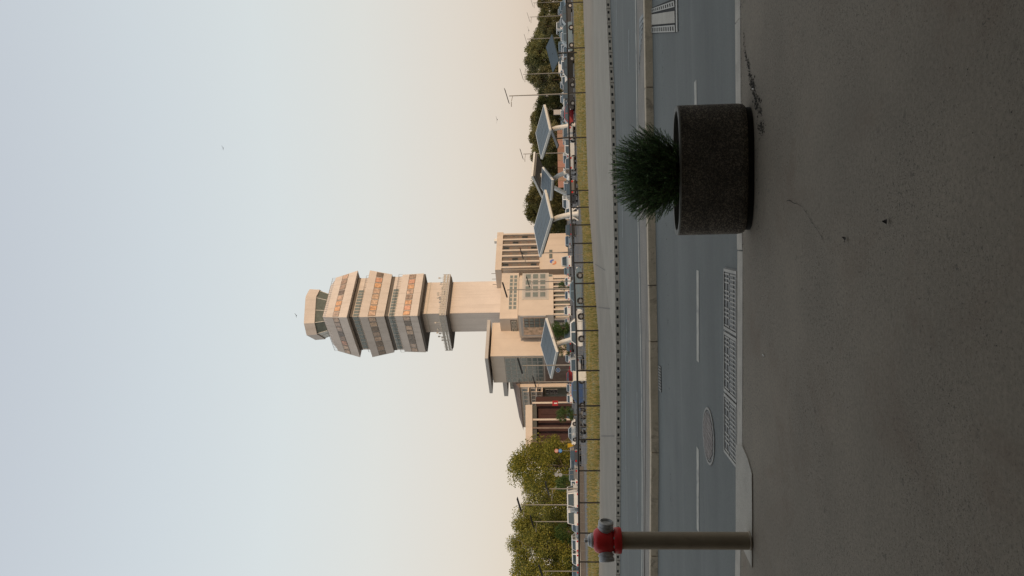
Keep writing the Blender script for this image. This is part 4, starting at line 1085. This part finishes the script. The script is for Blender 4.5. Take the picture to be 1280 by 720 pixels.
ordn = ['first', 'second', 'third', 'fourth', 'fifth', 'sixth', 'seventh', 'eighth', 'ninth', 'tenth', 'eleventh', 'twelfth', 'thirteenth', 'fourteenth']
for rowi, (v0, v1, step, rname) in enumerate(((711.0, 716, 19, 'second'), (707, 711.5, 16, 'third'), (704, 707.5, 13, 'fourth'))):
    n = int(285 / step)
    for k in range(min(n, 14)):
        y = 6 + rowi * 5 + k * step + random.uniform(-2, 2); v = v0 + (v1 - v0) * y / 285
        if abs(y - 36) < 9 and rowi == 2: continue
        kd = random.choice(('hatch', 'sedan', 'hatch', 'suv')); cl = cols[(k * 2 + rowi * 3) % 9]
        CARS.append((kd, cl, v, y, 90 + random.choice((0, 180)) + random.uniform(-4, 4) - 20, '%s %s in the %s car row, %s from the right edge' % (cl, KIND[kd], rname, ordn[k])))
for c in CARS: car(*c)
for pr in PROTO.values():
    for o in [x for x in PT[list(PROTO.keys())[list(PROTO.values()).index(pr)]]][::-1]: bpy.data.objects.remove(o)

# ------------------------------------------------------------------ motorcycles behind the railing
def moto(p, rz, label):
    t = thing('motorcycle', label, 'motorcycle', p, R(rz), 'motorcycles parked behind the railing')
    for xx in (-.68, .68):
        wv = MB().lathe([(.22, -.05), (.30, -.055), (.31, 0), (.30, .055), (.22, .05)], (0, 0, 0), 'Y', 18).build('wheel', m_rubber, t); wv.location = (xx, 0, .31)
        MB().lathe([(.07, -.08), (.07, .08)], (0, 0, 0), 'Y', 8).build('hub', m_rim2, wv)
    MB().hexa([(-.3, -.14, .32), (.32, -.14, .32), (.32, .14, .32), (-.3, .14, .32), (-.25, -.1, .62), (.25, -.1, .62), (.25, .1, .62), (-.25, .1, .62)]).build('engine', m_iron, t)
    MB().hexa([(-.15, -.12, .62), (.38, -.14, .66), (.38, .14, .66), (-.15, .12, .62), (-.05, -.08, .84), (.32, -.1, .92), (.32, .1, .92), (-.05, .08, .84)]).build('fuel_tank', PAINT['black'], t, bevel=.03)
    MB().hexa([(-.85, -.11, .70), (-.12, -.13, .64), (-.12, .13, .64), (-.85, .11, .70), (-.88, -.08, .82), (-.1, -.1, .76), (-.1, .1, .76), (-.88, .08, .82)]).build('seat', m_rubber, t, bevel=.03)
    for s_ in (-1, 1): MB().tube([(.68, s_ * .09, .31), (.42, s_ * .09, .95)], .025, 6).build('fork', m_rim2, t)
    MB().tube([(.25, -.38, 1.06), (.38, -.1, 1.0), (.38, .1, 1.0), (.25, .38, 1.06)], .018, 6).build('handlebar', m_black, t)
    MB().lathe([(.05, -.05), (.09, .03), (.09, .06)], (.52, 0, .86), 'X', 12).build('headlight', m_lamp, t)
    MB().tube([(-.2, -.17, .35), (-.8, -.19, .40)], .045, 7).build('exhaust', m_rim2, t)
for i, (y, rz, lab) in enumerate(((517, 70, 'black motorcycle nearest the blue saloon behind the railing'), (527, 60, 'black motorcycle, second of four from the blue saloon'), (536, 66, 'black motorcycle, third of four from the blue saloon'), (545, 55, 'black motorcycle farthest from the blue saloon'))):
    p = G(733 - i * .3, y, PARKZ); moto((p.x, p.y, PARKZ), rz, lab)

# ------------------------------------------------------------------ signs, cabinets, pylon
def post_sign(v, y, dist, rad, label, cat, face):
    p = P(v, y, dist); h = p.z - PARKZ
    t = thing('road_sign', label, cat, (p.x, dist, PARKZ)); MB().tube([(0, .04, 0), (0, .04, h)], .04, 6).build('post', m_pole, t); face(t, h, rad); return t
def disc(m, rim=None, bar=False):
    def f(t, h, r_):
        d = MB().lathe([(r_, -.02), (r_, .02)], (0, 0, h), 'Y', 24).build('sign_plate', rim or m, t)
        if rim: MB().lathe([(r_ * .78, -.03), (r_ * .78, 0)], (0, 0, h), 'Y', 24).build('sign_face', m, t)
        if bar: MB().box(-r_ * .68, r_ * .68, -.035, -.02, h - r_ * .16, h + r_ * .16).build('white_bar', m_white, d)
    return f
m_sblue = mat('sign_blue', (.03, .13, .36), .4); m_sred = mat('sign_red', (.36, .015, .02), .5); m_yel = mat('yellow_paint', (.55, .37, .03), .5)
def arrow(t, h, r_):
    disc(m_sblue, m_white)(t, h, r_); MB().box(-.05 * r_ * 3, .05 * r_ * 3, -.045, -.03, h - r_ * .5, h + r_ * .15).build('arrow_shaft', m_white, t)
    MB().add([(-r_ * .35, -.04, h + r_ * .1), (r_ * .35, -.04, h + r_ * .1), (0, -.04, h + r_ * .55)], [(0, 1, 2)]).build('arrow_head', m_white, t)
post_sign(697.5, 462.5, 104, .33, 'blue round arrow sign on a post behind the white cabinet', 'sign', arrow)
def noentry(t, h, r_):
    MB().box(-r_ * 1.05, r_ * 1.05, -.02, .02, h - r_ * 1.15, h + r_ * 1.15).build('sign_plate', m_sred, t); MB().box(-r_ * .25, r_ * .25, -.03, -.02, h - r_ * .8, h + r_ * .5).build('white_bar', m_white, t)
post_sign(694, 504, 110, .36, 'red board with a white bar on a post before the terrace building', 'sign', noentry)
tpair = thing('road_sign', 'pair of round signs, red above blue, before the trees', 'sign', (P(695.5, 563.5, 100).x, 100, PARKZ))
for v, m_, r_ in ((695.5, mat('sign_salmon', (.62, .20, .12), .5), None), (700.3, m_sblue, None)):
    h = P(v, 563.5, 100).z - PARKZ; MB().lathe([(.27, -.02), (.27, .02)], (0, 0, h), 'Y', 20).build('sign_plate', m_, tpair); MB().lathe([(.20, -.03), (.20, 0)], (0, 0, h), 'Y', 20).build('sign_face', mat('sign_face', (.66, .42, .33) if v < 698 else (.12, .30, .55), .5), tpair)
MB().tube([(0, .04, 0), (0, .04, P(694, 563.5, 100).z - PARKZ)], .035, 6).build('post', m_pole, tpair)
tp2 = thing('road_sign', 'pair of small grey signs seen from behind before the olive trees', 'sign', (P(695, 593.5, 100).x, 100, PARKZ))
for v in (695.5, 700.5): 
    h = P(v, 593.5, 100).z - PARKZ; MB().lathe([(.26, -.02), (.26, .02)], (0, 0, h), 'Y', 18).build('sign_plate', m_steel, tp2)
MB().tube([(0, .04, 0), (0, .04, P(694, 593.5, 100).z - PARKZ)], .035, 6).build('post', m_pole, tp2)
def cab(v0, v1, y0, y1, m, label, cat, name, zb=PARKZ, dist=None):
    p = G(v1, (y0 + y1) / 2, zb) if dist is None else P(v1, (y0 + y1) / 2, dist); d = p.y; hh = P(v0, (y0 + y1) / 2, d).z - zb; wd = (y1 - y0) / F_PX * d
    t = thing(name, label, cat, (p.x, d, zb))
    MB().box(-wd / 2, wd / 2, -.25, .25, .08, hh - .06).build('body', m, t, bevel=.02); MB().box(-wd / 2 - .03, wd / 2 + .03, -.28, .28, hh - .06, hh).build('lid', m, t); MB().box(-wd / 2 + .03, wd / 2 - .03, -.22, .22, 0, .08).build('plinth', m_soff, t)
    MB().box(-wd * .4, wd * .4, -.262, -.25, .2, hh - .2).build('door', m, t)
cab(716.3, 734, 464, 475.5, m_white, 'white street cabinet standing at the foot of the grass bank', 'cabinet', 'street_cabinet')
cab(709.5, 719.5, 554.5, 559, m_yel, 'yellow ticket machine beside the white saloon car', 'ticket machine', 'ticket_machine')
cab(703.5, 711.5, 399.5, 404.5, m_sred, 'red booth right of the dark green bushes', 'booth', 'booth')
cab(703.5, 711.0, 433, 437.5, m_sred, 'small red booth left of the dark green bushes', 'booth', 'booth')
cab(692, 709.0, 137, 143, m_greyw, 'pale kiosk far behind the tallest right hand lamp post', 'kiosk', 'kiosk')
cab(698, 708, 76, 92, m_white, 'white site cabin behind the small grey solar panel', 'cabin', 'site_cabin')
p = G(709.5, 476, PARKZ); hh = P(667, 476, p.y).z - PARKZ
py = thing('pylon', 'slim white pylon before the terrace building', 'pylon', (p.x, p.y, PARKZ))
MB().lathe([(.40, .2), (.38, hh * .97), (.30, hh)], n=14).build('shaft', m_white, py, smooth=True); MB().lathe([(.55, 0), (.55, .2), (.4, .25)], n=14).build('base', m_greyw, py)
# low wall at the left of the car park
lw = thing('low_wall', 'low beige wall with a pale coping along the left of the car park', 'wall', (P(715, 650, 92).x, 92, PARKZ))
MB().box(-9, 6.6, -.12, .12, 0, .62).build('wall', m_soff, lw); MB().box(-9.05, 6.65, -.17, .17, .622, .80).build('coping', m_white, lw)
# low brick-red hoarding on the right
ho = thing('hoarding', 'row of pinkish hoarding boards behind the right hand cars', 'hoarding', (P(700, 195, 165).x, 165, PARKZ))
for k in range(9): MB().box(-7 + k * 1.5, -5.55 + k * 1.5, -.04, .04, .05, 2.4).build('board', mat('hoarding_%d' % (k % 3), ((.38, .20, .15), (.34, .22, .15), (.30, .17, .12))[k % 3], .8) if k < 3 else bpy.data.materials['hoarding_%d' % (k % 3)], ho)

# ================================================================== TREES
def tree_proto(m_leaf, seed, H=12.0, n=5200, wid=.34, low=.16, leaf=.30, nc=34):
    rd_ = random.Random(seed); t = thing('tree', 'x', 'tree')
    tk = MB(); tk.tube([(0, 0, -.2), (.1, 0, H * .2), (-.05, .1, H * .45), (.05, 0, H * .75)], [.26, .20, .13, .05], 9)
    cl = []
    for k in range(nc):
        z = low + (1 - low) * (rd_.random() ** .9); f = math.sin(math.pi * min(max((z - low) / (1 - low) * .86 + .12, 0), 1)) ** .7
        a = rd_.uniform(0, 6.28); r_ = wid * f * math.sqrt(rd_.uniform(.15, 1))
        c = Vector((math.cos(a) * r_, math.sin(a) * r_, z * .94)) * H; cl.append((c, H * rd_.uniform(.075, .14)))
        if k < 12: tk.tube([(0, 0, H * min(.6, z * .6)), c * .5 + Vector((0, 0, H * min(.6, z * .6) * .5)), c], [.09, .06, .02], 5)
    tk.build('trunk', m_bark, t)
    lf = MB()
    for k in range(n):
        c, r_ = cl[rd_.randrange(len(cl))]
        d = Vector((rd_.gauss(0, 1), rd_.gauss(0, 1), rd_.gauss(0, .85))).normalized() * r_ * (rd_.random() ** .45) * 1.12
        p = c + d; s_ = leaf * rd_.uniform(.55, 1.2)
        u = Vector((rd_.gauss(0, 1), rd_.gauss(0, 1), rd_.gauss(0, 1))).normalized(); v_ = u.orthogonal().normalized() * .55
        lf.add([p - u * s_ * .5, p + v_ * s_ * .5, p + u * s_ * .5, p - v_ * s_ * .5], [(0, 1, 2, 3)])
    lf.build('crown', m_leaf, t)
    return t
TP = {'olive': [tree_proto(m_leafA, 3, n=13000, low=.06, wid=.38, leaf=.36, nc=60), tree_proto(m_leafA, 11, n=13000, low=.08, wid=.42, leaf=.36, nc=56), tree_proto(m_leafA, 21, n=12000, low=.05, wid=.36, leaf=.36, nc=52)],
      'dark': [tree_proto(m_leafB, 5, wid=.40, low=.03, leaf=.62, n=9000, nc=64), tree_proto(m_leafD, 8, wid=.46, low=.03, leaf=.62, n=9000, nc=70)],
      'green': [tree_proto(m_leafC, 9, 6, 5200, .36, .22, .24, 44)]}
TT = {t: treeof(t) for l in TP.values() for t in l}
def tree(kind, i, v, y, dist, label, group, base=12.0):
    p = P(v + (4 if kind == 'dark' else 0), y, dist); h = p.z - PARKZ; pr = TP[kind][i % len(TP[kind])]
    dup(pr, (p.x, dist, PARKZ), random.uniform(0, 6), label, group, h / base, None, TT[pr])
OL = [(634, 583, 138, 'olive tree next to the porch building, rightmost of the left hand trees'), (654, 607, 150, 'lower olive tree set back behind the rightmost left hand tree'),
      (650, 626, 134, 'olive tree behind the lamp post that rises above the trees'), (640, 655, 142, 'olive tree left of the lamp post that rises above the trees'),
      (637, 684, 136, 'broad olive tree second from the left edge'), (634, 712, 140, 'olive tree at the left edge of the view'), (648, 670, 160, 'olive tree showing between the two broad left hand trees'),
      (652, 640, 165, 'olive tree farthest back among the left hand trees'), (668, 566, 150, 'low olive tree hiding the end of the pale beam'), (640, 735, 150, 'olive tree cut off by the left edge of the view')]
for i, (v, y, d, lab) in enumerate(OL): tree('olive', i, v, y, d, lab, 'olive trees left of the buildings')
DK = [(668, 4), (668, 20), (669, 33), (664, 44), (657, 56), (653, 66), (652, 78), (653, 90), (659, 101), (668, 112), (669, 124), (663, 136), (660, 148), (659, 160), (658, 172), (661, 184), (660, 197), (662, 209),
      (664, 221), (658, 234), (654, 247), (651, 258), (655, 268), (664, 278), (673, 287)]
lm = ['at the right edge of the view', 'beside the farthest lamp post', 'in the dip right of the tall dark clump', 'on the right shoulder of the tall dark clump', 'left of the white van, in the tall dark clump', 'just above the small grey solar panel',
      'at the top of the tall dark clump', 'behind the second tallest right hand lamp post', 'on the left shoulder of the tall dark clump', 'in the gap by the tallest lamp post', 'just left of the tallest lamp post', 'behind the right corner of the rightmost canopy',
      'over the right half of the rightmost canopy', 'over the middle of the rightmost canopy', 'over the left half of the rightmost canopy', 'at the far tip of the rightmost canopy', 'behind the lamp post half hidden by the canopy', 'over the canopy seen from below, right part',
      'over the canopy seen from below, left part', 'on the right side of the last high clump', 'in the last high clump, right of its top', 'topmost of the last high clump', 'just left of the top of the last high clump', 'on the left side of the last high clump', 'lowest, close to the finned office block']
for i, ((v, y), lab) in enumerate(zip(DK, lm)):
    tree('dark', i, v, y, 225 + 14 * math.sin(i * 2.1) + (8 if i % 2 else 0), 'dark tree ' + lab, 'dark trees beyond the car park')
for i, (v, y, v1, lab) in enumerate(((694, 519, 128, 'round bright green street tree before the red brown porch'), (693, 606, 112, 'round green street tree before the olive trees'), (692, 665, 118, 'small green street tree before the left hand trees'))):
    tree('green', 0, v, y, v1, lab, 'small green street trees', 6.0)
for i, (v, y, d, lab) in enumerate(((687, 410, 150, 'dark green bushy tree at the foot of the projecting bay, right one'), (686, 421, 156, 'dark green bushy tree behind the lone solar canopy, middle one'), (690, 437, 148, 'dark green bushy tree below the lone solar canopy, left one'), (697, 357, 150, 'yellow green bush before the podium'))):
    tree('green', 0, v, y, d, lab, 'bushes before the buildings', 6.0)
for l in TP.values():
    for t in l:
        for o in list(TT[t])[::-1]: bpy.data.objects.remove(o)

# ------------------------------------------------------------------ birds
def bird(v, y, dist, label, span=.8):
    p = P(v, y, dist); t = thing('bird', label, 'bird', p, R(50))
    MB().lathe([(.01, -.28), (.06, -.16), (.085, 0), (.06, .14), (.035, .2), (.001, .24)], (0, 0, 0), 'X', 10).build('body', m_black, t, smooth=True)
    for s_ in (-1, 1): MB().slab((-.08, s_ * .05, .03), (.10, s_ * .05, .03), (.02, s_ * span, .22), (-.06, s_ * span, .22), .015).build('wing', m_black, t)
    MB().slab((-.42, -.08, 0), (-.25, -.03, .01), (-.25, .03, .01), (-.42, .08, 0), .01).build('tail', m_black, t)
bird(370.5, 394.5, 180, 'dark bird flying just above the tower cab')
bird(621.5, 149.5, 150, 'dark bird in the sky right of the finned office block')
bird(661, 38, 150, 'dark bird low over the trees at the right')
bird(279, 185, 220, 'tiny dark bird high in the empty sky')
